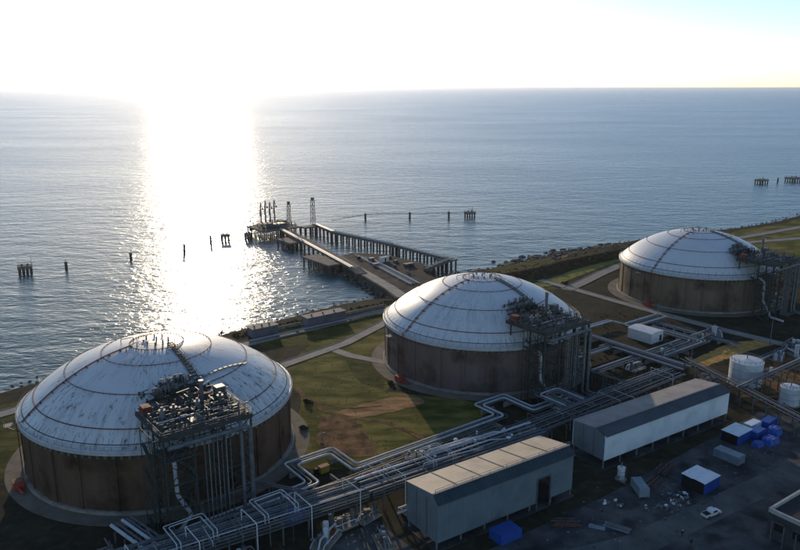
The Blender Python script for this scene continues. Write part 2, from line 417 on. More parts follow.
# ================================================================ STORAGE TANKS
TR, TW, TD = 36.0, 16.8, 14.9
RS = (TR * TR + TD * TD) / (2 * TD)
def dome_z(r): return TW + TD - RS + math.sqrt(max(RS * RS - r * r, 0))
def dome_mat(name, grime, seed):
    m = bpy.data.materials.new(name); m.use_nodes = True
    nt = m.node_tree; N = nt.nodes; Lk = nt.links.new
    b = N['Principled BSDF']; b.inputs['Roughness'].default_value = .42
    tc = N.new('ShaderNodeTexCoord'); sep = N.new('ShaderNodeSeparateXYZ'); Lk(tc.outputs['Object'], sep.inputs[0])
    at = N.new('ShaderNodeMath'); at.operation = 'ARCTAN2'; Lk(sep.outputs[1], at.inputs[0]); Lk(sep.outputs[0], at.inputs[1])
    ln = N.new('ShaderNodeVectorMath'); ln.operation = 'LENGTH'
    cx = N.new('ShaderNodeCombineXYZ'); Lk(sep.outputs[0], cx.inputs[0]); Lk(sep.outputs[1], cx.inputs[1]); Lk(cx.outputs[0], ln.inputs[0])
    pol = N.new('ShaderNodeCombineXYZ')
    a2 = N.new('ShaderNodeMath'); a2.operation = 'MULTIPLY'; a2.inputs[1].default_value = 22; Lk(at.outputs[0], a2.inputs[0])
    r2 = N.new('ShaderNodeMath'); r2.operation = 'MULTIPLY'; r2.inputs[1].default_value = .09; Lk(ln.outputs['Value'], r2.inputs[0])
    Lk(a2.outputs[0], pol.inputs[0]); Lk(r2.outputs[0], pol.inputs[1]); pol.inputs[2].default_value = seed * 3.7
    def noise(src, sc, dt, w=None):
        n = N.new('ShaderNodeTexNoise'); n.inputs['Scale'].default_value = sc; n.inputs['Detail'].default_value = dt; n.inputs['Roughness'].default_value = .65
        Lk(src, n.inputs['Vector']); return n
    def ramp(src, p0, p1, v0=0, v1=1):
        r = N.new('ShaderNodeMapRange'); r.inputs[1].default_value = p0; r.inputs[2].default_value = p1; r.inputs[3].default_value = v0; r.inputs[4].default_value = v1
        Lk(src, r.inputs[0]); return r
    def mul(a, c):
        k = N.new('ShaderNodeMath'); k.operation = 'MULTIPLY'; Lk(a, k.inputs[0])
        if isinstance(c, float): k.inputs[1].default_value = c
        else: Lk(c, k.inputs[1])
        return k
    streak = ramp(noise(pol.outputs[0], 1.0, 6).outputs[0], .48, .74)
    of = N.new('ShaderNodeVectorMath'); of.operation = 'ADD'; of.inputs[1].default_value = (seed * 17, seed * 5, 0); Lk(tc.outputs['Object'], of.inputs[0])
    patch = ramp(noise(of.outputs[0], .045, 3).outputs[0], .42 - .08 * grime, .62 - .08 * grime)
    sp_ = N.new('ShaderNodeCombineXYZ'); a3 = N.new('ShaderNodeMath'); a3.operation = 'MULTIPLY'; a3.inputs[1].default_value = 30; Lk(at.outputs[0], a3.inputs[0])
    r3 = N.new('ShaderNodeMath'); r3.operation = 'MULTIPLY'; r3.inputs[1].default_value = .5; Lk(ln.outputs['Value'], r3.inputs[0]); Lk(a3.outputs[0], sp_.inputs[0]); Lk(r3.outputs[0], sp_.inputs[1]); sp_.inputs[2].default_value = seed * 1.3
    speck = ramp(noise(sp_.outputs[0], 1.15, 8).outputs[0], .555, .62)
    fine = ramp(noise(of.outputs[0], .12, 7).outputs[0], .3, .7, .0, .35)
    f1 = mul(mul(streak.outputs[0], patch.outputs[0]).outputs[0], .42 + .4 * grime)
    f2 = mul(mul(speck.outputs[0], patch.outputs[0]).outputs[0], .10 + .9 * grime)
    def mix(fac, base, col):
        x = N.new('ShaderNodeMix'); x.data_type = 'RGBA'; Lk(fac, x.inputs[0])
        if isinstance(base, tuple): x.inputs[6].default_value = (*base, 1)
        else: Lk(base, x.inputs[6])
        x.inputs[7].default_value = (*col, 1); return x.outputs[2]
    c = mix(fine.outputs[0], (.71, .715, .715), (.52, .525, .53))
    c = mix(f1.outputs[0], c, (.19, .165, .14))
    c = mix(f2.outputs[0], c, (.10, .085, .07))
    Lk(c, b.inputs['Base Color'])
    bp = N.new('ShaderNodeBump'); bp.inputs['Distance'].default_value = .03; Lk(noise(of.outputs[0], .35, 6).outputs[0], bp.inputs['Height']); Lk(bp.outputs[0], b.inputs['Normal'])
    return m
def wall_mat(name, c1, c2, seed):
    m = M(name, c1, c2, .55, .9, bump=.05, detail=8, stretch=(1, 1, .1), lo=.2, hi=.82, c3=tuple(v * .42 for v in c1), scale3=.11, amt3=.85)
    return m
mat_steel = M('dark_green_steel', (.030, .042, .036), (.06, .065, .055), 1.2, .6, metal=.1)
mat_steelg = M('grey_steel', (.075, .08, .083), (.13, .135, .135), 1.0, .55, metal=.0)
mat_galv = M('galvanised', (.13, .138, .14), (.22, .228, .228), 1.4, .6)
mat_white = M('white_paint', (.62, .63, .63), (.74, .74, .73), .8, .4)
mat_pipe = M('pipe_cladding', (.08, .09, .098), (.155, .167, .177), .7, .5)
mat_pipew = M('pipe_white', (.46, .485, .50), (.62, .635, .64), .7, .42)
mat_rust = M('rust_red', (.14, .035, .022), (.23, .07, .04), 1.0, .7)
mat_red = M('red_paint', (.36, .035, .025), (.45, .06, .04), 1.0, .5)
mat_grate = M('deck_grating', (.035, .038, .036), (.075, .078, .075), 2.5, .75)
mat_rib = M('roof_trim', (.40, .41, .42), (.55, .55, .55), .8, .5)
mat_black = M('black_rubber', (.012, .012, .012), (.02, .02, .02), 2, .8)
mat_corbel = M('corbel_concrete', (.10, .09, .08), (.16, .145, .125), .8, .9)

def arc(r, a0, a1, n, z): return [(r * math.cos(R_(a0 + (a1 - a0) * i / n)), r * math.sin(R_(a0 + (a1 - a0) * i / n)), z) for i in range(n + 1)]
def build_tank(s, t, label, grime, seed, wallc):
    T = thing('storage_tank', S(s, t), TH, label, 'storage tank', 'domed storage tanks along the shore')
    wm = wall_mat('tank_wall_%d' % seed, *wallc, seed)
    m = MB(); m.lathe([(TR - .2, 0), (TR - .2, 5.4), (TR - .12, 5.45), (TR - .12, 5.75), (TR - .2, 5.8), (TR - .2, 10.9), (TR - .12, 10.95), (TR - .12, 11.25), (TR - .2, 11.3), (TR - .2, TW - .3)], 144)
    wall = m.build('wall', wm, T, True)
    for k in range(24):                                    # shallow pilasters between the cast bays
        a = R_(k * 15 + 7.5)
        big = k % 6 == 1
        mm = MB(); w = 3.2 if big else .55
        mm.box(((TR - .02) * math.cos(a), (TR - .02) * math.sin(a), 8.1), (.55 if big else .3, w, 16.1), a)
        mm.build('buttress' if big else 'pilaster', wm, wall)
    m = MB(); m.lathe([(TR + .9, 0), (TR + .9, .55), (TR + .5, .75), (TR - .4, .75)], 96); m.build('base_ring', mat_conc, T)
    m = MB(); m.lathe([(TR - .4, .09), (TR + 5.2, .05), (TR + 5.25, -.1)], 96); m.build('apron', M('apron_concrete_%d' % seed, (.15, .125, .095), (.24, .205, .16), .25, .9, bump=.03, detail=8), T)
    prof = [(TR + .75, TW - 1.15), (TR + .8, TW - .15), (TR + .55, TW + .05), (TR + .1, TW + .05)]
    n = 40
    prof2 = [(TR + .1 - (TR + .1) * i / n, dome_z((TR) * (1 - i / n)) + .06) for i in range(n + 1)]
    m = MB(); m.lathe(prof2, 144); roof = m.build('roof', dome_mat('dome_paint_%d' % seed, grime, seed), T, True)
    m = MB(); m.lathe([(TR - .2, TW - 1.2)] + prof, 144); m.build('roof_edge', mat_rib, T, True)
    m = MB()
    for k in range(120):
        a = R_(k * 3 + 1.5); m.box(((TR + .15) * math.cos(a), (TR + .15) * math.sin(a), TW - 1.65), (.8, .75, .9), a)
    tag(m.build('corbels', mat_corbel, T), kind='stuff')
    # trim ribs on the outer band of the roof
    m = MB()
    for k in range(72):
        a = R_(k * 5); c, s_ = math.cos(a), math.sin(a)
        m.bar((35.4 * c, 35.4 * s_, dome_z(35.4) + .1), (33.9 * c, 33.9 * s_, dome_z(33.9) + .1), .1, .14)
    tag(m.build('edge_ribs', mat_steelg, roof), kind='stuff')
    for r, rad in ((32.3, .13), (24.2, .1), (14.6, .09), (7.2, .09)):
        m = MB(); m.tube([(r * math.cos(2 * math.pi * i / 96), r * math.sin(2 * math.pi * i / 96), dome_z(r) + .28) for i in range(96)], rad, 6, closed=True)
        m.build('ring_pipe', mat_rust, roof)
        m = MB()
        for k in range(48):
            a = R_(k * 7.5); m.box((r * math.cos(a), r * math.sin(a), dome_z(r) + .12), (.2, .2, .3), a)
        tag(m.build('pipe_saddles', mat_corbel, roof), kind='stuff')
    m = MB(); m.tube(arc(35.2, 0, 360, 96, dome_z(35.2) + .2)[:-1], .12, 6, closed=True); m.build('ring_pipe', mat_corbel, roof)
    # twin feed pipes up the landward-left side
    for off in (-.3, .3):
        pts = [(-r, off, dome_z(r) + .4) for r in [35.8 - i * 1.6 for i in range(19)]]
        m = MB(); m.tube([(-TR - 1.1, off, .8), (-TR - 1.1, off, TW + .6)] + pts, .1, 6); m.build('feed_pipe', mat_rust, T)
    m = MB()
    for k in range(10):
        r = 34 - 3 * k; m.box((-r, 0, dome_z(r) + .15), (.25, 1.6, .35))
    m.build('pipe_saddles', mat_corbel, T)
    # valve house at the foot
    m = MB(); m.box((-TR - 2.6, -.2, .95), (2.4, 2.8, 1.7)); v = m.build('valve_house', mat_red, T)
    m = MB(); m.box((-TR - 2.6, -.2, 1.9), (2.7, 3.1, .18)); m.build('lid', mat_rust, v)
    m = MB(); m.tube([(-TR - 2.6, -1.7, .5), (-TR - 2.6, -3.6, .5), (-TR - 2.2, -4.8, .2)], .3, 8, .4); m.build('pipe', mat_red, v)
    # rim guard rail
    m = MB()
    for h in (.55, 1.05): m.tube([((TR + .45) * math.cos(2 * math.pi * i / 120), (TR + .45) * math.sin(2 * math.pi * i / 120), TW + h) for i in range(120)], .04, 4, closed=True)
    for k in range(90):
        a = R_(4 * k); m.bar(((TR + .45) * math.cos(a), (TR + .45) * math.sin(a), TW), ((TR + .45) * math.cos(a), (TR + .45) * math.sin(a), TW + 1.05), .07)
    m.build('rim_railing', mat_steelg, T)
    # crown: nozzles inside a railed ring
    m = MB(); zc = dome_z(0)
    for h in (.6, 1.15): m.tube([(5.2 * math.cos(2 * math.pi * i / 32), 5.2 * math.sin(2 * math.pi * i / 32), dome_z(5.2) + h) for i in range(32)], .05, 4, closed=True)
    for k in range(16):
        a = R_(22.5 * k); m.bar((5.2 * math.cos(a), 5.2 * math.sin(a), dome_z(5.2)), (5.2 * math.cos(a), 5.2 * math.sin(a), dome_z(5.2) + 1.15), .07)
    m.build('crown_railing', mat_steel, T)
    g = random.Random(seed)
    for k in range(9):
        a = R_(40 * k + g.uniform(-8, 8)); r = 3.4 if k else 0
        mm = MB(); h = g.uniform(.7, 1.5); x, y = r * math.cos(a), r * math.sin(a)
        mm.cyl((x, y, zc - .4), .24, h, 8); mm.cyl((x, y, zc - .4 + h), .42, .14, 8)
        mm.build('nozzle', mat_galv if k % 2 else mat_pipe, T)
    # two service davits near the crown
    for a in (150, 195):
        x, y = 9.5 * math.cos(R_(a)), 9.5 * math.sin(R_(a)); x2, y2 = 6.2 * math.cos(R_(a)), 6.2 * math.sin(R_(a))
        mm = MB(); mm.tube([(x, y, dome_z(9.5)), (x, y, dome_z(9.5) + 1.5), (x2, y2, dome_z(6.2) + 1.5), (x2, y2, dome_z(6.2))], .1, 6, .3); mm.build('hoop', mat_steel, T)
    # walkway from the pump deck to the crown
    st = thing_part('roof_walkway', T)
    rr = [27 - i * 1.15 for i in range(20)]
    m = MB()
    for sx in (1.1, 2.7):
        m.tube([(sx, -r, dome_z(math.hypot(r, sx)) + .35) for r in rr], .13, 4)
    m.build('stringers', mat_steelg, st)
    for i, r in enumerate(rr):
        mm = MB(); mm.box((1.9, -r, dome_z(r) + .42), (1.5, .85, .08)); mm.build('tread', mat_grate, st)
    m = MB()
    for sx in (1.05, 2.75):
        m.tube([(sx, -r, dome_z(math.hypot(r, sx)) + 1.4) for r in rr], .05, 4)
        for r in rr[::2]: m.bar((sx, -r, dome_z(r) + .3), (sx, -r, dome_z(r) + 1.4), .07)
    m.build('handrail', mat_steelg, st)
    # small landing off the rim
    m = MB(); m.box((-TR - 1.9, 6.5, TW - 2.2), (2.6, 2.4, .15)); ld = m.build('landing', mat_steelg, T)
    m = MB()
    for dx, dy in ((-1.2, -1.1), (1.2, -1.1), (-1.2, 1.1), (1.2, 1.1)): m.bar((-TR - 1.9 + dx, 6.5 + dy, TW - 2.2), (-TR - 1.9 + dx, 6.5 + dy, TW - 1.0), .08)
    for dy in (-1.1, 1.1): m.bar((-TR - 3.1, 6.5 + dy, TW - 1.0), (-TR - .7, 6.5 + dy, TW - 1.0), .07)
    m.bar((-TR - 3.1, 5.4, TW - 1.0), (-TR - 3.1, 7.6, TW - 1.0), .07); m.build('handrail', mat_steel, ld)
    m = MB(); m.bar((-TR - 3.0, 6.5, TW - 2.3), (-TR + .3, 6.5, TW - 4.6), .18); m.build('bracket', mat_steel, ld)
    return T
def thing_part(name, parent):
    o = bpy.data.objects.new(name, None); C.objects.link(o); o.parent = parent; o.empty_display_size = .3; return o
tank1 = build_tank(-121.4, 2.55, 'nearest white domed storage tank at left, its roof badly streaked with dark grime', 1.0, 1, ((.085, .05, .034), (.17, .108, .072)))
tank2 = build_tank(0, 0, 'middle white domed storage tank behind the beige roofed shed', .42, 2, ((.13, .094, .08), (.22, .165, .142)))
tank3 = build_tank(148.2, 2.5, 'farthest white domed storage tank at right, cleanest of the three roofs', .12, 3, ((.135, .098, .067), (.24, .18, .125)))
# white cable ladder lying across the nearest dome
m = MB()
for k in range(9):
    u = k / 8; x, y = 4.4 + 13.7 * u, -21.9 + 5.0 * u; m.box((x, y, dome_z(math.hypot(x, y)) + .5), (1.2, .75, .3), R_(20))
m.build('cable_ladder', mat_galv, tank1)
# ================================================================ PUMP PLATFORMS
def railing(parent, pts, h=1.1, mat=None, name='railing', step=2.0, closed=False):
    m = MB(); mat = mat or mat_steelg
    P = list(pts) + ([pts[0]] if closed else [])
    for a, b in zip(P, P[1:]):
        a, b = Vector(a), Vector(b); n = max(1, int((b - a).length / step))
        for k in (.5, 1.0): m.bar(a + Vector((0, 0, h * k)), b + Vector((0, 0, h * k)), .07)
        for i in range(n + 1):
            p = a.lerp(b, i / n); m.bar(p, p + Vector((0, 0, h)), .08)
    return m.build(name, mat, parent)
PX0, PX1, PY0, PY1, PZ = -13.0, 9.0, -46.0, -28.5, 25.0
def build_platform(s, t, label, seed):
    T = thing('pump_platform', S(s - 3.2, t), TH, label, 'pump platform', 'steel pump platforms on the tanks')
    g = random.Random(seed)
    xs = [-12.6, -5.6, 1.6, 8.6]; ys = [-45.6, -39.2]
    col = MB().box((0, 0, PZ / 2), (.42, .42, PZ)).mesh('column')
    for x in xs:
        for y in ys: link('column', col, mat_steel, T, (x, y, 0))
    levels = (6.5, 12.5, 18.5)
    for z in levels:
        for y in ys:
            for a, b in zip(xs, xs[1:]): MB().bar((a + .22, y, z), (b - .22, y, z), .28, .36).build('beam', mat_steel, T)
        for x in xs: MB().bar((x, ys[0] + .22, z), (x, ys[1] - .22, z), .28, .36).build('beam', mat_steel, T)
    zz = (0.2,) + levels + (PZ - .6,)
    for i in range(4):                                        # cross bracing on three faces
        z0, z1 = zz[i], zz[i + 1]
        for k, (a, b) in enumerate(zip(xs, xs[1:])):
            if k == 1: continue
            for p, q in (((a, ys[0] - .3, z0), (b, ys[0] - .3, z1)), ((b, ys[0] - .33, z0), (a, ys[0] - .33, z1))): MB().bar(p, q, .16).build('brace', mat_steel, T)
        for x in (xs[0] - .3, xs[-1] + .3):
            for p, q in (((x, ys[0], z0), (x, ys[1], z1)), ((x + .04, ys[1], z0), (x + .04, ys[0], z1))): MB().bar(p, q, .16).build('brace', mat_steel, T)
    # decks
    def deck(x0, x1, y0, y1, z, th=.35, nm='deck'):
        d = MB().box(((x0 + x1) / 2, (y0 + y1) / 2, z - th / 2), (x1 - x0, y1 - y0, th)).build(nm, mat_grate, T)
        return d
    d = deck(PX0, PX1, PY0, PY1, PZ)
    for y in (PY0 + .1, PY1 - .1): MB().box(((PX0 + PX1) / 2, y, PZ - .7), (PX1 - PX0 - .02, .3, .7)).build('edge_beam', mat_steel, d)
    for x in (PX0 + .15, -5.6, 1.6, PX1 - .15): MB().box((x, (PY0 + PY1) / 2, PZ - .75), (.3, PY1 - PY0 - .7, .6)).build('edge_beam', mat_steel, d)
    railing(d, [(PX0 + .1, PY1, PZ), (PX0 + .1, PY0 + .1, PZ), (PX1 - .1, PY0 + .1, PZ), (PX1 - .1, PY1, PZ)])
    d2 = deck(PX0, -6.2, -46, -38.8, 18.9, .25, 'lower_deck')
    railing(d2, [(PX0 + .1, -38.9, 18.9), (PX0 + .1, -45.9, 18.9), (-6.3, -45.9, 18.9)])
    # short props from the dome under the back of the deck
    for x in (-12, -5.6, 1.6, 8.4):
        r = math.hypot(x, -30)
        MB().bar((x, -30, dome_z(min(r, 35.9)) - .1), (x, -30, PZ - .3), .35).build('prop', mat_steel, T)
    # big header along the front and its down-legs
    m = MB(); m.tube([(-12.2, -47.1, 22.6), (7.6, -47.1, 22.6), (7.6, -47.1, .8), (7.6, -50.5, .8)], .55, 10, 1.3); m.build('header_pipe', mat_pipe, T, True)
    m = MB(); m.tube([(5.4, -44.5, 24), (5.4, -46.9, 23.6), (5.4, -46.9, .9), (5.4, -51, .9)], .45, 10, 1.0); m.build('riser_pipe', mat_pipe, T, True)
    for k in range(7):
        x = -3.6 + k * 1.05; m = MB(); m.tube([(x, -45.0, 22.2), (x, -46.6, 22.2), (x, -46.6, 1.2), (x, -50, 1.2)], .15, 6, .4); m.build('riser_pipe', mat_galv if k % 2 else mat_steelg, T, True)
    m = MB(); m.tube([(-10.6, -35.6, 18.2), (-9.6, -38.3, 17.4), (-8.7, -40.6, 15.6), (-8.6, -40.7, 7.0), (-6.6, -42.3, 3.0), (-6.4, -42.6, 2.2), (-10.4, -45.6, 1.0), (-11.5, -52, .9)], .5, 10, 1.0)
    m.build('downcomer_pipe', mat_pipew, T, True)
    m = MB(); m.tube([(-10.9, -35.2, 17.4), (-5.2, -38.6, 13.0), (-4.4, -41.2, 12.6), (-4.2, -41.4, 4.5), (-3.4, -44, 1.0)], .38, 8, .9); m.build('drain_pipe', mat_steelg, T, True)
    # stair tower on the left flank
    st = thing_part('stair', T)
    for i in range(8):
        z0 = i * 3.1; y0, y1 = (-45.4, -39.6) if i % 2 == 0 else (-39.6, -45.4)
        x = -14.2 - (.0 if i % 2 else .9)
        MB().bar((x, y0, z0), (x, y1, z0 + 3.1), .8, .16).build('flight', mat_steel, st)
    for dx in (-15.4, -13.5):
        for dy in (-46.2, -38.9): MB().bar((dx, dy, 0), (dx, dy, 26), .16).build('post', mat_steel, st)
    for i in range(9):
        m = MB()
        for dy in (-46.2, -38.9): m.bar((-15.3, dy, i * 3.1), (-13.6, dy, i * 3.1), .12)
        m.bar((-15.4, -46.1, i * 3.1 + 1), (-15.4, -39, i * 3.1 + 1), .07); m.build('tie', mat_steel, st)
    # equipment on deck
    for x in (-9.2, -6.4, -.6, 5.2):
        m = MB(); m.cyl((x, -36.4, PZ), .62, 2.1, 12); m.cyl((x, -36.4, PZ + 2.1), .85, .22, 12); m.cyl((x, -36.4, PZ + 2.3), .34, .7, 10); m.build('pump_head', g.choice((mat_galv, mat_steelg, mat_pipe)), T, True)
    m = MB(); hv = 5.2 if seed == 31 else 7.5; m.cyl((2.2, -32.4, PZ), .5, hv, 14); m.cyl((2.2, -32.4, PZ + hv), .65, .35, 14); v = m.build('vent_stack', mat_pipe, T, True)
    m = MB(); m.tube([(2.2, -32.4, PZ + hv - 1.1), (4.6, -32.4, PZ + hv - .3)], .22, 6); m.build('vent_arm', mat_white, v)
    m = MB(); m.box((7.2, -31.5, PZ + 1.3), (2.4, 2.2, 2.6)); m.build('cabinet', mat_pipe, T)
    m = MB(); m.box((-11.2, -31, PZ + 1.0), (2.0, 2.6, 2.0)); m.build('cabinet', mat_rust, T)
    m = MB(); m.box((-3.6, -42.8, PZ + .5), (3.4, 2.4, 1.0)); m.build('skid', mat_pipe, T)
    m = MB(); m.bar((-1.6, -34.2, PZ), (-1.6, -34.2, PZ + 5.0), .3); m.bar((-1.6, -34.2, PZ + 4.9), (-5.4, -36.2, PZ + 5.4), .25); m.build('jib_crane', mat_steel, T)
    for k in range(4):
        y = -33 - 3.1 * k
        m = MB(); m.tube([(PX0 + 1.4, y, PZ + .55), (2 + k, y, PZ + .55), (2 + k, y - 1.2, PZ + .55), (PX1 - 1, y - 1.2, PZ + .55), (PX1 - 1, y - 1.2, PZ - .2)], .2, 6, .4); m.build('deck_pipe', (mat_pipe, mat_galv, mat_pipew, mat_steelg)[k], T, True)
    m = MB()                                                  # tangle of small bore piping, valves and trays
    for k in range(230):
        x, y = g.uniform(PX0 + .8, PX1 - .8), g.uniform(PY0 + .8, PY1 - .6); h = g.choice((.3, .5, .8, 1.2, 1.8, 2.6))
        typ = g.random()
        if typ < .45: m.bar((x, y, PZ), (x, y, PZ + h), g.choice((.1, .16, .24)))
        elif typ < .75:
            l = g.uniform(.8, 3.0); dx, dy = (l, 0) if g.random() < .5 else (0, l)
            x2, y2 = min(max(x + dx, PX0 + .4), PX1 - .4), min(max(y + dy, PY0 + .4), PY1 - .4)
            m.bar((x, y, PZ + h), (x2, y2, PZ + h), g.choice((.1, .16, .22))); m.bar((x, y, PZ), (x, y, PZ + h), .1)
        else: m.box((x, y, PZ + h * .3), (g.uniform(.3, .8), g.uniform(.3, .8), h * .6), g.uniform(0, 1))
    tag(m.build('small_piping', mat_steelg, T), kind='stuff')
    m = MB()
    for k in range(90):
        x, y = g.uniform(PX0 + .8, PX1 - .8), g.uniform(PY0 + .8, PY1 - .6); h = g.choice((.4, .9, 1.5, 2.2))
        m.bar((x, y, PZ), (x, y, PZ + h), .14); m.bar((x - .5, y, PZ + h), (x + .5, y, PZ + h), .14)
    for k in range(130):                                      # ties and hangers inside the tower
        z = g.uniform(2, 24); x = g.uniform(-12.4, 8.4); y = g.uniform(-45.4, -39.4)
        if g.random() < .5: m.bar((x, y, z), (x + g.uniform(1, 4), y, z), g.choice((.08, .14, .2)))
        else: m.bar((x, y, z), (x, y, min(24, z + g.uniform(2, 6))), g.choice((.08, .14, .2)))
    tag(m.build('small_steelwork', mat_steel, T), kind='stuff')
    # low pipework spread over the roof behind the deck
    m = MB()
    for k in range(60):
        x, y = g.uniform(-9.5, 8), g.uniform(-28.4, -21); r = math.hypot(x, y); z = dome_z(r)
        m.bar((x, y, z - .1), (x, y, z + g.uniform(.3, 1.3)), g.choice((.12, .2, .35)))
        if g.random() < .5:
            x2 = x + g.uniform(-2.5, 2.5); m.bar((x, y, z + .5), (x2, y, dome_z(math.hypot(x2, y)) + .5), .18)
    tag(m.build('roof_piping', mat_steel, T), kind='stuff')
    for q in range(4):
        y = -27.6 + 1.9 * q; z = dome_z(abs(y)) + .5; w = (17, 16, 13, 9)[q]
        MB().box((-.8, y, z), (w, 1.8, .12)).build('roof_grating', mat_grate, T)
        m = MB()
        for k in range(46):
            x = -.8 + g.uniform(-w / 2, w / 2); yy = y + g.uniform(-.8, .8); h = g.choice((.4, .8, 1.2, 1.7)); m.bar((x, yy, z), (x, yy, z + h), g.choice((.12, .2, .3)))
            if g.random() < .6: m.bar((x, yy, z + h), (x + g.uniform(-1.6, 1.6), yy, z + h), .16)
        tag(m.build('roof_fittings', (mat_rust, mat_steel, mat_galv, mat_steelg)[q], T), kind='stuff')
    m = MB(); m.tube([(-9.5, -27.6, dome_z(29.2) + .7), (9, -27.6, dome_z(29) + .7)], .22, 6); m.build('roof_header', mat_galv, T)
    return T
build_platform(-121.4, 2.55, 'crowded steel pump platform on the nearest tank at left', 31)
build_platform(0, 0, 'steel pump platform on the front of the middle tank', 32)
build_platform(148.2, 2.5, 'steel pump platform on the farthest tank, cut by the right picture edge', 33)
# ================================================================ PIPE RACKS
PM = (mat_pipe, mat_pipew, mat_galv, mat_steelg)
def rack(name, label, p0, p1, width, z, pipes, step=6.0, tiers=1, mat=None, rails=False, group=None, cat='pipe rack', loops=()):
    """steel bents carrying pipes; pipes = (offset across, height above beam, radius, material, tier); loops = (pipe index, x0, x1, reach)"""
    mat = mat or mat_steelg
    a, b = Vector(S(*p0)), Vector(S(*p1)); d = b - a; L = d.length; rz = math.atan2(d.y, d.x)
    T = thing(name, a, rz, label, cat, group)
    top = z + (tiers - 1) * 2.6
    colm = MB().box((0, 0, top / 2), (.32, .32, top)).mesh('post'); bm_ = MB().box((0, 0, 0), (.3, width + .4, .32)).mesh('beam')
    n = int(L / step)
    for i in range(n + 1):
        x = (i + .5) * L / (n + 1)
        for sy in (-1, 1): link('post', colm, mat, T, (x, sy * width / 2, 0))
        for k in range(tiers): link('beam', bm_, mat, T, (x + .01, 0, z - .18 + 2.6 * k))
    if rails:
        for sy in (-1, 1): MB().box((L / 2, sy * (width / 2 + .35), z - .5), (L, .2, .3)).build('side_beam', mat, T)
    for i, (off, h, r, mt, tier) in enumerate(pipes):
        zz = z + 2.6 * tier + r + h
        pts = [(-.5, off, zz)]
        for (pi, x0, x1, reach) in loops:
            if pi == i: pts += [(x0, off, zz), (x0, off + reach, zz), (x1, off + reach, zz), (x1, off, zz)]
        pts.append((L + .5, off, zz))
        m = MB(); m.tube(pts, r, 8, 3.0 * r + .3); m.build('pipe', mt, T, True)
    if rails:
        railing(T, [(0, -width / 2 - .6, z), (L, -width / 2 - .6, z)], 1.1, mat_galv, 'handrail', 3)
        MB().box((L / 2, -width / 2 - .1, z + .03), (L, .9, .06)).build('walkway', mat_grate, T)
    return T, L
g = random.Random(77)
# main rack behind the sheds, two stretches with a walkway
def spread(w, n, rs, g, tiers=1, lit=0):
    out = []
    for k in range(n):
        out.append((-w / 2 + .7 + (w - 1.4) * k / (n - 1) + g.uniform(-.22, .22), g.choice((.02, .02, .35, .7)), g.choice(rs), PM[(k * 7 + lit) % 4 if g.random() < .6 else 0], g.randrange(tiers)))
    return out
rk, L = rack('pipe_rack', 'long main pipe rack at lower left, in front of the nearest tank', (-158, -52), (-96, -58.2), 10.5, 5.2, spread(10.5, 17, (.08, .11, .15, .22, .3), g), 6.5, rails=True, loops=())
rk2, L2 = rack('pipe_rack', 'main pipe rack squeezed behind the beige roofed shed', (-95, -58.3), (-38, -62.0), 10.5, 5.2, spread(10.5, 17, (.08, .11, .15, .24, .34), g), 6.5, rails=True)
rk3, L3 = rack('pipe_rack', 'pipe rack running behind the pale clad long shed', (-37, -60.5), (34, -60.5), 9.5, 4.6, spread(9.5, 12, (.09, .13, .2, .28), g), 6.5)
# pale goal-post frames standing over the main rack
gp = None
for k, s in enumerate((-150, -137.5, -125, -112, -99.5, -87)):
    t0 = -53.2 - (s + 150) * .088
    T = thing('goalpost_frame', S(s, t0 - 6.9), TH, ('first', 'second', 'third', 'fourth', 'fifth', 'sixth')[k] + ' pale goalpost frame from the left over the main pipe rack', 'frame', 'pale frames over the main pipe rack')
    MB().tube([(0, 0, 0), (0, 0, 8.6), (0, 7.6, 8.6), (0, 7.6, 5.4)], .11, 6, .5).build('frame_tube', mat_white, T, True)
    MB().box((0, 0, .15), (.9, .9, .3)).build('footing', mat_conc, T)
# rectangular pipe bridges rising over the rack
for k, (s, w, lab) in enumerate(((-141, 9, 'low pipe bridge looping over the rack near the bottom left corner'), (-121.5, 8.5, 'twin pipe bridge looping over the rack before the nearest tank'), (-76, 7.5, 'pipe bridge looping over the rack beside the beige roofed shed'))):
    t0 = -51.2 - (s + 150) * .088
    T = thing('pipe_bridge', S(s, t0), TH, lab, 'pipe bridge', 'pipe bridges over the main rack')
    for j in range(2):
        e = .9 * j
        MB().tube([(e, -5.5, 5.6), (e, -5.5, 7.6), (e, 2.4 - e, 7.6), (w - e, 2.4 - e, 7.6), (w - e, -5.5, 7.6), (w - e, -5.5, 5.6)], .12, 6, .5).build('pipe', mat_pipew, T, True)
    for x in (0.4, w - .4): MB().box((x, 2.0, 3.7), (.28, .28, 7.4)).build('post', mat_steelg, T)
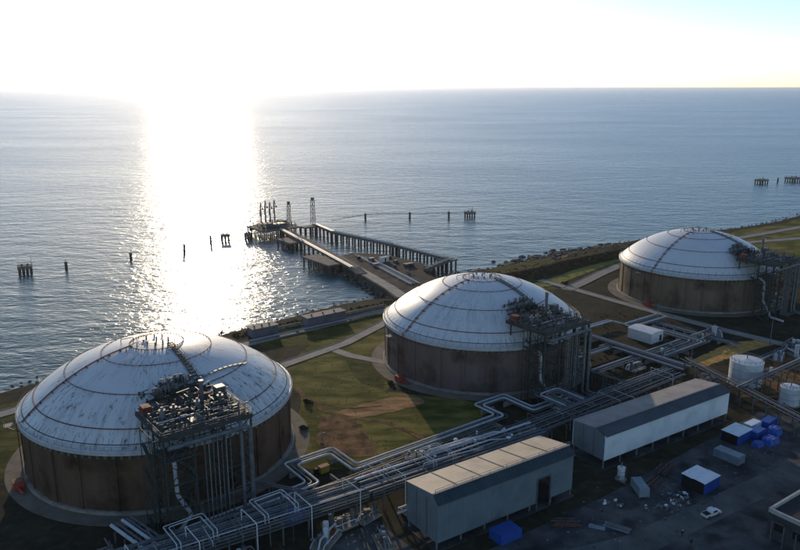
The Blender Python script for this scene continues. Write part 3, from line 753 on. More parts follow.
# low pipe track on sleepers with nested expansion loops
def track(label, pipes, z, sleepers, group=None):
    first = pipes[0][0][0]
    T = thing('pipe_track', S(*first), TH, label, 'pipe track', group)
    for path, r, mt in pipes:
        m = MB(); m.tube([(a - first[0], b - first[1], z + r) for a, b in path], r, 8, 1.1 + r); m.build('pipe', mt, T, True)
    for (s0, t0, s1, t1) in sleepers:
        MB().bar((s0 - first[0], t0 - first[1], z / 2 - .05), (s1 - first[0], t1 - first[1], z / 2 - .05), .5, z - .1).build('sleeper', mat_conc, T)
    return T
ps = []
for i in range(6):
    t = -43.2 - 1.15 * i; r = (.30, .24, .34, .2, .28, .22)[i]
    path = [(-166, t - 1.5)]
    if i < 3: path += [(-101 + 1.3 * i - .6, t), (-101 + 1.3 * i - .6, -31 - 1.3 * i), (-86 - 1.3 * i, -31 - 1.3 * i), (-86 - 1.3 * i, t)]
    path += [(-34.5 + .9 * i, t), (-34.5 + .9 * i, -33.5 - 1.0 * i), (-21 - 1.0 * i, -33.5 - 1.0 * i), (-21 - 1.0 * i, t - 3)] if i < 4 else [(-40, t)]
    path += [(-18, t - 3), (-6 + i, t - 3), (-6 + i, -57)] if i < 4 else [(-38, -57)]
    ps.append((path, r, (mat_pipew, mat_pipe, mat_pipew, mat_steelg, mat_pipe, mat_galv)[i]))
sl = [(-164 + 7 * k, -51, -164 + 7 * k, -42.6) for k in range(19)] + [(-102.5, -36, -97, -36), (-90, -36, -85, -36), (-35.5, -38, -30, -38), (-25.5, -38, -20, -38)]
track('low pipe track with square expansion loops in front of the tanks', ps, 1.5, sl)
# square loops at the foot of the middle tank
ps = []
for i in range(5):
    q = 1.25 * i
    ps.append(([(-19.5 + q, -57), (-19.5 + q, -45 - q), (-8.5 - q, -45 - q), (-8.5 - q, -57)] if i < 4 else [(-25, -58.5), (-4, -58.5)], .27, (mat_pipe, mat_pipew, mat_galv, mat_pipe, mat_steelg)[i]))
track('nested square pipe loop between the middle tank and the main rack', ps, 5.0, [(-14, -57.4, -14, -45.2)])
# track between the middle and right tanks, running down towards the yard
ps = []
for i in range(7):
    s = 44 + 1.2 * i
    ps.append(([(s, -4 - .8 * i), (s, -57)] if i > 2 else [(22, -25 - 1.1 * i), (s, -25 - 1.1 * i), (s, -57)], (.42, .3, .24, .36, .2, .3, .26)[i], PM[i % 4]))
track('bundle of pipes running to the main rack right of the middle tank', ps, 1.6, [(43, -8 - 7 * k, 52.5, -8 - 7 * k) for k in range(7)])
ps = []
for i in range(6):
    q = 1.1 * i
    ps.append(([(38, 12 - q), (55 - q, 12 - q), (55 - q, -6 + q * .4), (60, -6 + q * .4), (72, -6 + q * .4), (72, -12 - q), (96, -12 - q)], (.36, .26, .3, .22, .3, .2)[i], PM[(i + 1) % 4]))
track('pipe loop beside the white cabin near the right tank', ps, 1.8, [(45, 5.5, 45, 13), (78, -19, 78, -11), (88, -19, 88, -11)])
ps = []
for i in range(6):
    s = 76 + 1.2 * i
    ps.append(([(s, -20), (s, -41 - i), (53, -41 - i)], (.4, .25, .3, .22, .34, .2)[i], PM[(i + 2) % 4]))
track('dark pipes dropping towards the straw coloured strip', ps, 1.4, [(75, -23 - 6 * k, 83, -23 - 6 * k) for k in range(3)] + [(58 + 7 * k, -47, 58 + 7 * k, -40) for k in range(2)])
# cross racks at the right
rack('pipe_rack', 'pipe rack crossing in front of the white storage tank', (48, -56), (29, -108), 5.0, 4.4, spread(5.0, 5, (.16, .24, .2), g), 6)
rack('pipe_rack', 'pipe rack running right past the small white tank', (38, -82.5), (130, -82.5), 4.5, 4.8, spread(4.5, 4, (.16, .24, .2), g), 6)
rack('pipe_rack', 'short pipe rack with thick white pipes in the bottom left corner', (-146, -37.5), (-141, -62), 6.0, 4.4, [(-2.4, 0, .42, mat_pipew, 0), (-1.1, 0, .3, mat_pipe, 0), (.3, 0, .4, mat_pipew, 0), (1.4, 0, .24, mat_galv, 0), (2.4, 0, .3, mat_pipe, 0)], 5)
rack('pipe_rack', 'sloping pipe trestle from the nearest platform to the main rack', (-112, -40), (-103, -54), 1.6, 3.4, [(-.5, 0, .25, mat_pipe, 0), (.4, 0, .25, mat_galv, 0)], 5)
rack('pipe_rack', 'slender pipe trestle beside the middle platform', (14, -40), (16, -57), 2.2, 3.4, [(-.6, 0, .3, mat_pipe, 0), (.5, 0, .24, mat_pipe, 0)], 5)
# valves and manifolds crowded beside the beige roofed shed
T = thing('valve_manifold', S(-78, -57.5), TH + R_(-4), 'pale valve manifold on the rack behind the beige roofed shed', 'valve manifold')
gm = random.Random(8)
for k in range(26):
    x, y = gm.uniform(0, 34), gm.uniform(-4, 4); r = gm.uniform(.2, .5)
    m = MB(); m.cyl((x, y, 5.4), r, gm.uniform(.7, 1.7), 8); m.cyl((x, y, 6.4), r * 1.5, .12, 8); m.build('valve', gm.choice((mat_white, mat_pipew, mat_galv)), T, True)
for k in range(7):
    y = gm.uniform(-4, 4); x0 = gm.uniform(0, 12); m = MB(); m.tube([(x0, y, 5.8), (x0, y, 6.9), (x0 + gm.uniform(8, 18), y + gm.uniform(-1, 1), 6.9), (x0 + 20, y, 5.8)], .2, 6, .5); m.build('pipe', gm.choice((mat_pipew, mat_white)), T, True)
MB().box((17, 0, 5.42), (35, 8.4, .08)).build('grating', mat_grate, T)
# thin branch lines crossing the racks, with their drop legs
gb = random.Random(41)
for T, L, w, z in ((rk, L, 10.5, 5.2), (rk2, L2, 10.5, 5.2), (rk3, L3, 9.5, 4.6)):
    for k in range(int(L / 3.2)):
        x = gb.uniform(1, L - 1); y0 = gb.uniform(-w / 2 - 2.5, 0); y1 = gb.uniform(0.5, w / 2 + 2.5); h = z + gb.uniform(.7, 1.6)
        MB().tube([(x, y0, gb.choice((.2, z))), (x, y0, h), (x, y1, h), (x, y1, gb.choice((.2, z)))], gb.choice((.06, .09, .12)), 6, .25).build('branch_pipe', gb.choice(PM), T, True)
gt = random.Random(12)
def dense(label, s0, t0, s1, t1, n, z, pitch=.8):
    """a bundle of thin parallel pipes from (s0,t0) to (s1,t1), each ending at its own length"""
    al = abs(s1 - s0) > abs(t1 - t0); ps = []
    for i in range(n):
        a, b = gt.uniform(0, 5), gt.uniform(0, 5)
        ps.append(([(s0 + a, t0 - pitch * i), (s1 - b, t1 - pitch * i)] if al else [(s0 + pitch * i, t0 - a), (s1 + pitch * i, t1 + b)], gt.choice((.1, .14, .2, .26)), gt.choice(PM)))
    L = abs(s1 - s0) if al else abs(t1 - t0); k = int(L / 6); W = pitch * n
    sl = [(s0 + 4 + (s1 - s0 - 8) * j / max(k, 1), t0 - W, s0 + 4 + (s1 - s0 - 8) * j / max(k, 1), t0 + .4) for j in range(k + 1)] if al else [(s0 - .4, t0 - 4 + (t1 - t0 + 8) * j / max(k, 1), s0 + W, t0 - 4 + (t1 - t0 + 8) * j / max(k, 1)) for j in range(k + 1)]
    return track(label, ps, z, sl)
dense('bundle of thin pipes from the middle platform towards the cross road', 18, -36.5, 100, -36.5, 5, 1.2)
dense('thin pipes parallel to the cross road, left of the right tank', 86, -8, 86, -56, 6, 1.0)
dense('thin pipes along the back of the pale clad shed', 4, -50, 44, -50, 5, 1.0)
dense('thin pipes beside the right foot of the middle tank', 30, 10, 30, -26, 5, .8)
dense('thin low pipes in front of the nearest platform', -138, -42, -100, -42, 2, .6)
dense('thin pipes left of the bottom left rack', -154, -36, -154, -60, 6, 1.6)
dense('low pipes between the main rack and the teal shed', -93, -66.5, -52, -68.5, 5, 1.0)
dense('low pipes at the foot of the white storage tank', 60, -66, 104, -66, 4, .8)
# ================================================================ SHEDS
def cladding(name, c1, c2, scale=9.0, depth=.05, axis=0):
    m = M(name, c1, c2, .25, .7, detail=7, c3=tuple(v * .7 for v in c1), scale3=.18, amt3=.6)
    nt = m.node_tree; N = nt.nodes; Lk = nt.links.new
    tc = N.new('ShaderNodeTexCoord'); sp = N.new('ShaderNodeSeparateXYZ'); Lk(tc.outputs['Object'], sp.inputs[0])
    k = N.new('ShaderNodeMath'); k.operation = 'MULTIPLY'; k.inputs[1].default_value = scale; Lk(sp.outputs[axis], k.inputs[0])
    sn = N.new('ShaderNodeMath'); sn.operation = 'SINE'; Lk(k.outputs[0], sn.inputs[0])
    bp = N.new('ShaderNodeBump'); bp.inputs['Distance'].default_value = depth; Lk(sn.outputs[0], bp.inputs['Height']); Lk(bp.outputs[0], N['Principled BSDF'].inputs['Normal'])
    return m
def quad_slab(p, th, name, mat, parent):
    """a thin slab over four corner points (top face p, wound counter-clockwise from outside)"""
    P = [Vector(q) for q in p]; n = (P[1] - P[0]).cross(P[2] - P[0]).normalized() * th
    vs = [q - n for q in P] + P
    return MB().add(vs, [(3, 2, 1, 0), (4, 5, 6, 7), (0, 1, 5, 4), (1, 2, 6, 5), (2, 3, 7, 6), (3, 0, 4, 7)]).build(name, mat, parent)
def shed(name, label, s0, t0, rz, L, W, eave, ridge, gap, nb, near, end, slope_far, slope_near, door=None, rail=True, ridge_at=.18, fars=None):
    """long shed; local x along the wall that faces the yard, y from that wall back towards the tanks"""
    T = thing(name, S(s0, t0), TH + rz, label, 'shed')
    yr = W * ridge_at; bw = L / nb
    for k in range(nb):
        x0, x1 = k * bw + .006, (k + 1) * bw - .006
        if door and k == door[0]:
            d0, d1, dh = door[1], door[2], door[3]
            for a, b, z0, z1 in ((x0, d0, gap, eave), (d1, x1, gap, eave), (d0, d1, dh, eave)):
                if b - a > .05: MB().box(((a + b) / 2, .1, (z0 + z1) / 2), (b - a - .01, .2, z1 - z0)).build('wall_panel', near, T)
            fr = MB(); fr.box((d0 - .1, -.06, dh / 2), (.25, .3, dh)); fr.box((d1 + .1, -.06, dh / 2), (.25, .3, dh)); fr.box(((d0 + d1) / 2, -.06, dh + .12), (d1 - d0 + .45, .3, .25)); fr.build('door_frame', mat_steelg, T)
        else: MB().box(((x0 + x1) / 2, .1, (gap + eave) / 2), (x1 - x0, .2, eave - gap)).build('wall_panel', near, T)
        MB().box(((x0 + x1) / 2, W - .1, (gap + eave) / 2), (x1 - x0, .2, eave - gap)).build('wall_panel', near, T)
        fm = slope_far if not fars else fars[k]
        quad_slab([(x0, W + .35, eave + .0), (x0, yr, ridge), (x1, yr, ridge), (x1, W + .35, eave + .0)], .22, 'roof_panel', fm, T)
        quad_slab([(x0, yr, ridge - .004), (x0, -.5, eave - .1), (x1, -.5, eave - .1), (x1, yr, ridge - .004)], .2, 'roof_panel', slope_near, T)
        if 0 < k and rail:                                            # seam caps running over the far slope
            MB().bar((k * bw, W + .3, eave + .12), (k * bw, yr + .1, ridge + .1), .09, .12).build('seam_cap', mat_steelg, T)
    for k in range(nb + 1):
        x = min(max(k * bw, .2), L - .2)
        MB().box((x, .4, eave / 2), (.3, .3, eave - .5)).build('column', mat_galv, T); MB().box((x, W - .5, eave / 2), (.26, .26, eave - .3)).build('column', mat_galv, T)
    for x, sg in ((.02, 1), (L - .02, -1)):
        pf = [(0.25, gap), (W - .25, gap), (W - .25, eave - .25), (yr, ridge - .28), (.25, eave - .35)]
        MB().add([(x, y, z) for y, z in pf] + [(x + .18 * sg, y, z) for y, z in pf], [(0, 1, 2, 3, 4), (9, 8, 7, 6, 5)] + [(i, 5 + i, 5 + (i + 1) % 5, (i + 1) % 5) for i in range(5)]).build('end_wall', end, T)
        for y in (W * .33, W * .67):
            MB().tube([(x - .12 * sg, y, eave + .3 - (.4 if y > yr else 0)), (x - .12 * sg, y, gap + .2)], .07, 6).build('downpipe', mat_corbel, T)
    MB().box((L / 2, -.45, eave - .22), (L, .18, .2)).build('gutter', mat_steelg, T)
    MB().box((L / 2, yr, ridge + .06), (L, .5, .14)).build('ridge_cap', mat_galv, T)
    if rail: railing(T, [(.3, yr - .25, ridge + .1), (L - .3, yr - .25, ridge + .1)], 1.0, mat_galv, 'ridge_railing', 5)
    m = MB(); m.box((L / 2, W / 2, .06), (L + 1, W + 1, .12)); m.build('floor_slab', mat_yard, T)
    return T
mat_teal = cladding('teal_cladding', (.135, .175, .195), (.165, .205, .225))
mat_teal_e = cladding('teal_end_cladding', (.16, .19, .205), (.20, .23, .245), axis=1)
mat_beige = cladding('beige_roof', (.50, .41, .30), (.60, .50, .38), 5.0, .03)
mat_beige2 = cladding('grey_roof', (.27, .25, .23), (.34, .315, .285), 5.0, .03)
mat_nearshade = cladding('shaded_blue_roof', (.03, .05, .064), (.045, .066, .08), 5.0, .03)  # shade of the yard-side slope put into a darker roof colour
mat_nearshade2 = cladding('shaded_grey_roof', (.06, .072, .085), (.08, .095, .11), 5.0, .03)  # pale shed's near slope, its shade painted into the colour too
mat_pale = cladding('pale_cladding', (.66, .71, .74), (.73, .77, .79))
mat_tan = cladding('tan_roof', (.36, .31, .27), (.42, .37, .32), 5.0, .03)
R1 = R_(-3.8)
b1 = shed('compressor_shed', 'teal clad shed with a sunlit beige roof and a tall door opening', -92.4, -83.9, R1, 42.0, 11.8, 11.6, 13.3, 1.9, 6, mat_teal, mat_teal_e, mat_beige, mat_nearshade, door=(4, 30.0, 34.2, 8.2), ridge_at=.13)
R2 = R_(-4.0)
b2 = shed('compressor_shed', 'long shed with pale blue white wall cladding and a grey roof', -33.4, -83.3, R2, 55.0, 11.6, 10.0, 11.0, 2.6, 8, mat_pale, mat_teal_e, mat_beige2, mat_nearshade2, rail=False, ridge_at=.3, fars=[mat_beige2] * 8)
# machines glimpsed under the sheds
for T, L, lab in ((b1, 42, 0), (b2, 55, 1)):
    pass
def compressor(s, t, rz, label):
    T = thing('compressor', S(s, t), TH + rz, label, 'compressor', 'machines inside the sheds')
    MB().box((0, 0, .4), (4.6, 2.4, .6)).build('plinth', mat_conc, T)
    m = MB(); m.tube([(-1.6, 0, 1.6), (1.2, 0, 1.6)], .85, 12); m.build('motor', mat_steelg, T, True)
    m = MB(); m.cyl((1.8, 0, .7), .6, 2.6, 10); m.build('cylinder', mat_pipe, T, True)
for k in range(3): compressor(-84 + 13 * k, -79, R1, ('left', 'middle', 'right')[k] + ' compressor standing inside the beige roofed shed')
for k in range(3): compressor(-25 + 17 * k, -79, R2, ('left', 'middle', 'right')[k] + ' compressor standing inside the pale clad shed')

# ---- white cabin near the cross road
T = thing('equipment_cabin', S(64.2, -31.0), TH, 'white box cabin with shallow curved roof among the pipes', 'cabin')
MB().box((3.9, 5.6, 2.1), (7.8, 11.2, 4.2)).build('wall', mat_white, T)
m = MB(); n = 8; prof = [(-.2 + 8.2 * i / n, 4.2 + .55 * math.sin(math.pi * i / n)) for i in range(n + 1)]
vs = [(x, -.2, z) for x, z in prof] + [(x, 11.4, z) for x, z in prof]; m.add(vs, [(i, i + 1, n + 2 + i, n + 1 + i) for i in range(n)] + [tuple(range(n, -1, -1)), tuple(range(n + 1, 2 * n + 2))]); m.build('roof', mat_white, T, True)
m = MB(); m.box((6.1, -.05, 1.6), (1.3, .12, 2.4)); m.build('door', mat_black, T)
m = MB(); m.box((7.85, 3, 2.6), (.12, 1.4, 1.0)); m.build('vent', mat_steelg, T)
# ---- shoreline pump shelters
def shelter(s, t, L, W, h, label):
    T = thing('pump_shelter', S(s, t), TH, label, 'shelter', 'grey shelters on the shore')
    nb = max(2, int(L / 4)); mw = cladding('shelter_wall', (.15, .165, .19), (.19, .205, .225), 8)
    for k in range(nb):
        MB().box(((k + .5) * L / nb, .1, h / 2), (L / nb - .04, .2, h)).build('wall_panel', mw, T)
    for x in (.1, L - .1): MB().box((x, W / 2, h / 2), (.2, W - .5, h)).build('side_wall', mw, T)
    MB().box((L / 2, W / 2, h + .12), (L + .6, W + .6, .24)).build('roof', M('shelter_roof', (.15, .14, .135), (.21, .195, .185), .5, .8), T)
    for k in range(3): MB().cyl(((k + .6) * L / 3.4, W / 2, h + .24), .35, .9, 10).build('roof_vent', mat_galv, T, True)
    return T
shelter(-58.4, 72.4, 11.6, 5.5, 3.5, 'small grey shelter on the shore behind the nearest tank')
shelter(-33.5, 70.9, 19.4, 5.0, 3.9, 'long grey shelter on the shore left of the middle tank')
# low sea wall and sunlit pipes between and beyond the shelters
T = thing('sea_wall', S(-47, 76), TH, 'low pale sea wall between the two shore shelters', 'wall')
for k in range(4): MB().box((1.7 + 3.3 * k, 0, .7), (3.24, .4, 1.4)).build('wall_block', mat_conc, T)
T = thing('sea_wall', S(-13, 76), TH, 'low pale sea wall right of the long shore shelter', 'wall')
for k in range(7): MB().box((1.7 + 3.3 * k, 0, .7), (3.24, .4, 1.4)).build('wall_block', mat_conc, T)
ps = [([(-62, 69.6 - .9 * i), (20, 69.6 - .9 * i)], .2, PM[i]) for i in range(3)]
track('thin pipes along the coast road below the shore shelters', ps, .5, [(-58 + 9 * k, 67.4, -58 + 9 * k, 69.9) for k in range(9)])
# ---- small white tanks
def small_tank(s, t, r, h, label):
    T = thing('water_tank', S(s, t), TH, label, 'tank')
    MB().lathe([(r + .5, 0), (r + .5, .3), (r, .3)], 32).build('base', mat_conc, T)
    MB().lathe([(r, .3), (r, h)], 40).build('shell', M('tank_shell', (.52, .55, .57), (.66, .68, .69), .4, .4, stretch=(1, 1, .1), c3=(.32, .31, .29), scale3=.4, amt3=.5), T, True)
    MB().lathe([(r + .12, h - .12), (r + .12, h + .05), (0, h + .14 * r)], 40).build('roof', mat_white, T, True)
    MB().cyl((0, 0, h + .1 * r), .2, 1.3, 8).build('vent', mat_galv, T, True)
    for z in (h * .36, h * .68): MB().lathe([(r + .01, z), (r + .05, z), (r + .05, z + .1), (r + .01, z + .1)], 40).build('weld_band', mat_galv, T)
    lad = MB()
    for sx in (-.25, .25): lad.bar((r * .8 + .35, -r * .6 + sx, 0), (r * .8 + .35, -r * .6 + sx, h + 1), .07)
    for k in range(int(h / .5)): lad.bar((r * .8 + .35, -r * .6 - .25, .4 + .5 * k), (r * .8 + .35, -r * .6 + .25, .4 + .5 * k), .05)
    lad.build('ladder', mat_steelg, T)
    if r > 2: railing(T, [(r * .95 * math.cos(i * math.pi / 9), r * .95 * math.sin(i * math.pi / 9), h + .1) for i in range(18)], 1.0, mat_galv, 'roof_railing', 2, True)
    m = MB(); m.tube([(-r, 0, 1), (-r - 1.5, 0, 1), (-r - 1.5, -3, 1)], .25, 8, .4); m.build('outlet_pipe', mat_pipe, T, True)
    return T
small_tank(55.6, -74.4, 5.4, 8.2, 'white cylindrical tank behind the end of the pale clad shed')
small_tank(49.6, -92.6, 3.0, 6.0, 'smaller white tank by the right edge, in front of a pipe rack')
small_tank(-33.8, -89.2, .95, 3.4, 'slim white vertical vessel between the two sheds')
# ---- corner building at the lower right
T = thing('yard_building', S(-28.8, -125.4), TH + R_(-2), 'flat roofed dark building with a pale parapet at the lower right edge', 'building')
mw = M('dark_block', (.05, .052, .055), (.085, .085, .085), .5, .85)
MB().box((19, -14, 3.2), (38, 28, 6.4)).build('wall', mw, T)
MB().box((19, -14, 6.5), (37.6, 27.6, .2)).build('roof', M('felt_roof', (.04, .04, .042), (.075, .072, .068), .4, .9), T)
for c, d in (((19, -.15, 6.9), (38.6, .5, 1.0)), ((-.15, -14.3, 6.9), (.5, 27.6, 1.0))): MB().box(c, d).build('parapet', M('parapet_paint', (.36, .35, .33), (.46, .44, .41), .8, .7), T)
for k in range(6):
    f = MB().box((-.04, -2.5 - 4.2 * k, 3.4), (.14, 2.4, 2.2)).build('window', mat_steelg, T); MB().box((-.13, -2.5 - 4.2 * k, 3.4), (.06, 2.1, 1.9)).build('pane', mat_black, f)
for k in range(4): MB().cyl((6 + 7 * k, -6 - (k % 2) * 5, 6.5), .6, 1.1, 10).build('roof_vent', mat_galv, T, True)
for k in range(8):
    MB().tube([(-1.3 - .55 * (k % 4), -1.5 - 3 * k, 0), (-1.3 - .55 * (k % 4), -1.5 - 3 * k, 5.2)], .14, 6).build('wall_pipe', mat_pipe, T)
# ================================================================ JETTY
mat_jc = M('jetty_concrete', (.13, .115, .10), (.22, .20, .175), .3, .9, bump=.05, detail=8)
mat_pile = M('pile', (.06, .05, .042), (.12, .10, .085), .6, .9, stretch=(1, 1, .3))
def piles(parent, pts, ztop, r=.58):
    me = MB().cyl((0, 0, -9), r, 9 + ztop, 8).mesh('pile')
    for x, y in pts: link('pile', me, mat_pile, parent, (x, y, 0))
def trestle(name, label, p0, p1, w, z, bent, pipes=(), rail=True):
    a, b = Vector(S(*p0)), Vector(S(*p1)); d = b - a; L = d.length; rz = math.atan2(d.y, d.x)
    T = thing(name, (a.x, a.y, 0), rz, label, 'jetty')
    n = max(1, int(L / bent))
    for i in range(n):                                       # one deck slab for each span
        MB().box(((i + .5) * L / n, 0, z - .3), (L / n - .06, w, .6)).build('deck_slab', mat_jc, T)
    capm = MB().box((0, 0, 0), (.9, w + .6, .8)).mesh('pile_cap')
    for i in range(n + 1):
        x = min(max(i * L / n, .6), L - .6)
        link('pile_cap', capm, mat_jc, T, (x, 0, z - 1.0))
        piles(T, [(x, -w / 2 + .4), (x, w / 2 - .4)], z - 1.4)
    for k, (off, r) in enumerate(pipes): MB().tube([(0, off, z + .35 + r), (L, off, z + .35 + r)], r, 8).build('pipe', mat_pipe if k % 2 else mat_pipew, T, True)
    if pipes:
        for i in range(n): MB().box(((i + .5) * L / n, sum(p[0] for p in pipes) / len(pipes), z + .17), (.4, 1.0 * len(pipes) + .5, .33)).build('pipe_saddle', mat_steelg, T)
    if rail:
        for sy in (-1, 1): railing(T, [(0, sy * (w / 2 - .1), z), (L, sy * (w / 2 - .1), z)], 1.1, mat_steelg, 'railing', 3)
    return T
# the solid causeway at its root
cw = [(20, 80), (26, 96), (36.5, 143), (41.5, 170), (60, 176), (74, 160), (77, 124), (64, 110), (62, 84)]
pw = SP(cw); m = MB(); n = len(pw)
cx = sum(p[0] for p in pw) / n; cy = sum(p[1] for p in pw) / n
ring = []
for sc, z in ((1.0, 1.6), (1.04, -.8), (1.1, -4)): ring.append([(cx + (x - cx) * sc, cy + (y - cy) * sc, z) for x, y in pw])
vs = [p for r in ring for p in r]
m.add(vs, [tuple(range(n))] + [(k * n + i, (k + 1) * n + i, (k + 1) * n + (i + 1) % n, k * n + (i + 1) % n) for k in range(2) for i in range(n)])
o = m.build('causeway', M('causeway_fill', (.05, .042, .036), (.115, .098, .083), .2, .95, bump=.3, detail=8)); tag(o, 'brown earth causeway at the root of the jetty', 'causeway', kind='structure')
bmm = bmesh.new(); bmm.from_mesh(o.data); bmesh.ops.recalc_face_normals(bmm, faces=bmm.faces[:]); bmm.to_mesh(o.data); bmm.free()
m = MB(); gg = random.Random(9)
for i in range(n):
    a, b = Vector(ring[1][i]), Vector(ring[1][(i + 1) % n]); c = Vector(ring[2][i]); 
    L = (b - a).length
    for k in range(int(L * 1.1)):
        u = gg.random(); v = gg.random(); p = a.lerp(b, u); out = (p - Vector((cx, cy, p.z))).normalized() * 4.5 * v
        m.rock((p.x + out.x, p.y + out.y, -.7 - 2.6 * v), gg.choice((.6, 1.0, 1.4)), gg)
tag(m.build('causeway_boulders', mat_rock), 'rubble armour on the flanks of the causeway', 'boulders', kind='stuff')
sheet('causeway_road', strip(SP([(25, 80), (31, 100), (42, 150), (47, 172)]), 6), 1.66, mat_road, 'pale road along the causeway', 'road')
j1 = trestle('jetty_trestle', 'main jetty trestle road on piles leading out to the loading berth', (36.5, 138), (61, 262), 6.5, 3.2, 8, pipes=[(1.4, .32), (2.2, .26), (2.8, .2)])
MB().bar((-9, 0, 1.7), (0, 0, 2.9), 6.4, .5).build('ramp', mat_jc, j1)
j1b = trestle('pipe_trestle', 'narrow pipe trestle on the right of the jetty, curving from the shore', (90, 125), (89.5, 172), 4.0, 3.4, 6, pipes=[(-.8, .3), (.1, .26), (.9, .3)])
j2b = trestle('pipe_trestle', 'middle stretch of the right hand pipe trestle over open water', (89.5, 172), (82.5, 232), 4.0, 3.4, 6, pipes=[(-.8, .3), (.1, .26), (.9, .3)])
j3b = trestle('pipe_trestle', 'outer stretch of the right hand pipe trestle near the berth', (82.5, 232), (88, 266), 4.0, 3.4, 6, pipes=[(-.8, .3), (.1, .26), (.9, .3)])
j4b = trestle('pipe_trestle', 'short landward arm of the right hand pipe trestle', (66, 112), (91, 122), 4.0, 3.4, 5, pipes=[(-.8, .3), (.6, .26)])
def plat(name, label, s, t, L, W, z, nx, ny, cat='platform', th=.9):
    T = thing(name, S(s, t), TH, label, cat)
    MB().box((L / 2, W / 2, z - th / 2), (L, W, th)).build('deck', mat_jc, T)
    piles(T, [(.8 + (L - 1.6) * i / max(nx - 1, 1), .8 + (W - 1.6) * j / max(ny - 1, 1)) for i in range(nx) for j in range(ny)], z - th, .5)
    return T
p = plat('berth_platform', 'loading berth platform at the head of the jetty', 45, 262, 30, 26, 3.6, 7, 5)
railing(p, [(.2, .2, 3.6), (.2, 25.8, 3.6), (29.8, 25.8, 3.6), (29.8, .2, 3.6)], 1.1, mat_steelg)
for k in range(4): MB().box((4 + 7.2 * k, 26.4, 1.6), (2.6, .9, 3.6)).build('fender', mat_black, p)
MB().box((15, 10, 4.9), (12, 6, 2.6)).build('pipe_manifold', mat_steelg, p)
MB().box((24, 18, 5.0), (5, 6, 2.8)).build('control_hut', mat_conc, p)
MB().box((8, 12, 6.6), (9, 7, .3)).build('upper_deck', mat_grate, p)
for dx, dy in ((3.8, 8.8), (12.2, 8.8), (3.8, 15.2), (12.2, 15.2)): MB().box((dx, dy, 5.0), (.3, .3, 2.9)).build('post', mat_steel, p)
m = MB(); gg = random.Random(4)
for k in range(90): 
    x, y, h = gg.uniform(2, 28), gg.uniform(2, 24), gg.choice((.8, 1.4, 2.2, 3.2)); m.bar((x, y, 3.6), (x, y, 3.6 + h), .25); m.bar((x, y, 3.6 + h), (x + gg.uniform(-2, 2), y, 3.6 + h), .25)
tag(m.build('small_piping', mat_steel, p), kind='stuff')
def loading_arm(s, t, label, h):
    T = thing('loading_arm', S(s, t, 3.6), TH, label, 'loading arm', 'loading arms on the berth')
    MB().cyl((0, 0, 0), .6, h * .55, 10, .45).build('riser', mat_steelg, T, True)
    MB().bar((0, 0, h * .5), (0, .3, h), .55).build('inboard_arm', mat_pipe, T)
    MB().bar((0, .6, h), (0, 1.8, h * .42), .4).build('outboard_arm', mat_pipe, T)
    MB().bar((0, -.2, h), (0, -2.6, h * .8), .3).build('counter_beam', mat_steel, T)
    MB().box((0, -2.8, h * .78), (.9, .9, 1.2)).build('counterweight', mat_steel, T)
    MB().tube([(-.05, .35, h - .8), (.45, .35, h - .25), (.45, .35, h + .25), (-.05, .35, h + .7)], .3, 6).build('sheave', mat_steelg, T)
for k in range(4): loading_arm(55 + 3.6 * k, 284, ('leftmost', 'second', 'third', 'rightmost')[k] + ' upright loading arm in the row on the jetty berth', 15.5 + (k % 2))
def lattice(name, s, t, z0, h, w, label, mat, cat='tower'):
    T = thing(name, S(s, t, z0), TH, label, cat); q = w / 2
    for sx in (-1, 1):
        for sy in (-1, 1): MB().bar((sx * q, sy * q, 0), (sx * q * .8, sy * q * .8, h), .26).build('leg', mat, T)
    k = max(3, int(h / 3))
    for i in range(k):
        a, b = i * h / k, (i + 1) * h / k
        m = MB()
        for (x0, y0), (x1, y1) in (((-q, -q), (q, -q)), ((q, -q), (q, q)), ((q, q), (-q, q)), ((-q, q), (-q, -q))):
            m.bar((x0 * .95, y0 * .95, a), (x1 * .9, y1 * .9, b), .14); m.bar((x1 * .9, y1 * .9, b), (x0 * .9, y0 * .9, b), .14)
        m.build('bracing', mat, T)
    MB().box((0, 0, h + .1), (w * 1.5, w * 1.5, .2)).build('platform', mat, T); MB().box((0, 0, h + 1.2), (w * .7, w * .7, 2)).build('monitor', mat, T)
    return T
lattice('fire_tower', 74, 278, 3.6, 14, 2.2, 'dark lattice fire monitor tower right of the loading arms', mat_steel)
lattice('gangway_tower', 88, 268, 3.4, 17, 2.6, 'pale lattice gangway tower at the outer end of the pipe trestle', mat_galv)
T = thing('mast', S(47, 285, 3.6), TH, 'thin mast on the left corner of the berth', 'mast'); MB().cyl((0, 0, 0), .22, 11, 8, .1).build('pole', mat_steel, T); MB().bar((-.9, 0, 9), (.9, 0, 9), .12).build('crossarm', mat_steel, T)
plat('side_platform', 'low concrete platform on piles beside the causeway', 28, 152, 11, 29, 3.0, 3, 6)
plat('side_platform', 'low platform on piles under the main trestle, nearer the berth', 43, 222, 10, 18, 2.2, 3, 4)
plat('link_platform', 'narrow link platform between berth and pipe trestle', 75, 258, 14, 7, 3.4, 4, 2)
plat('trestle_landing', 'square concrete landing at the bend of the pipe trestle', 86, 119, 9, 9, 3.2, 3, 3)
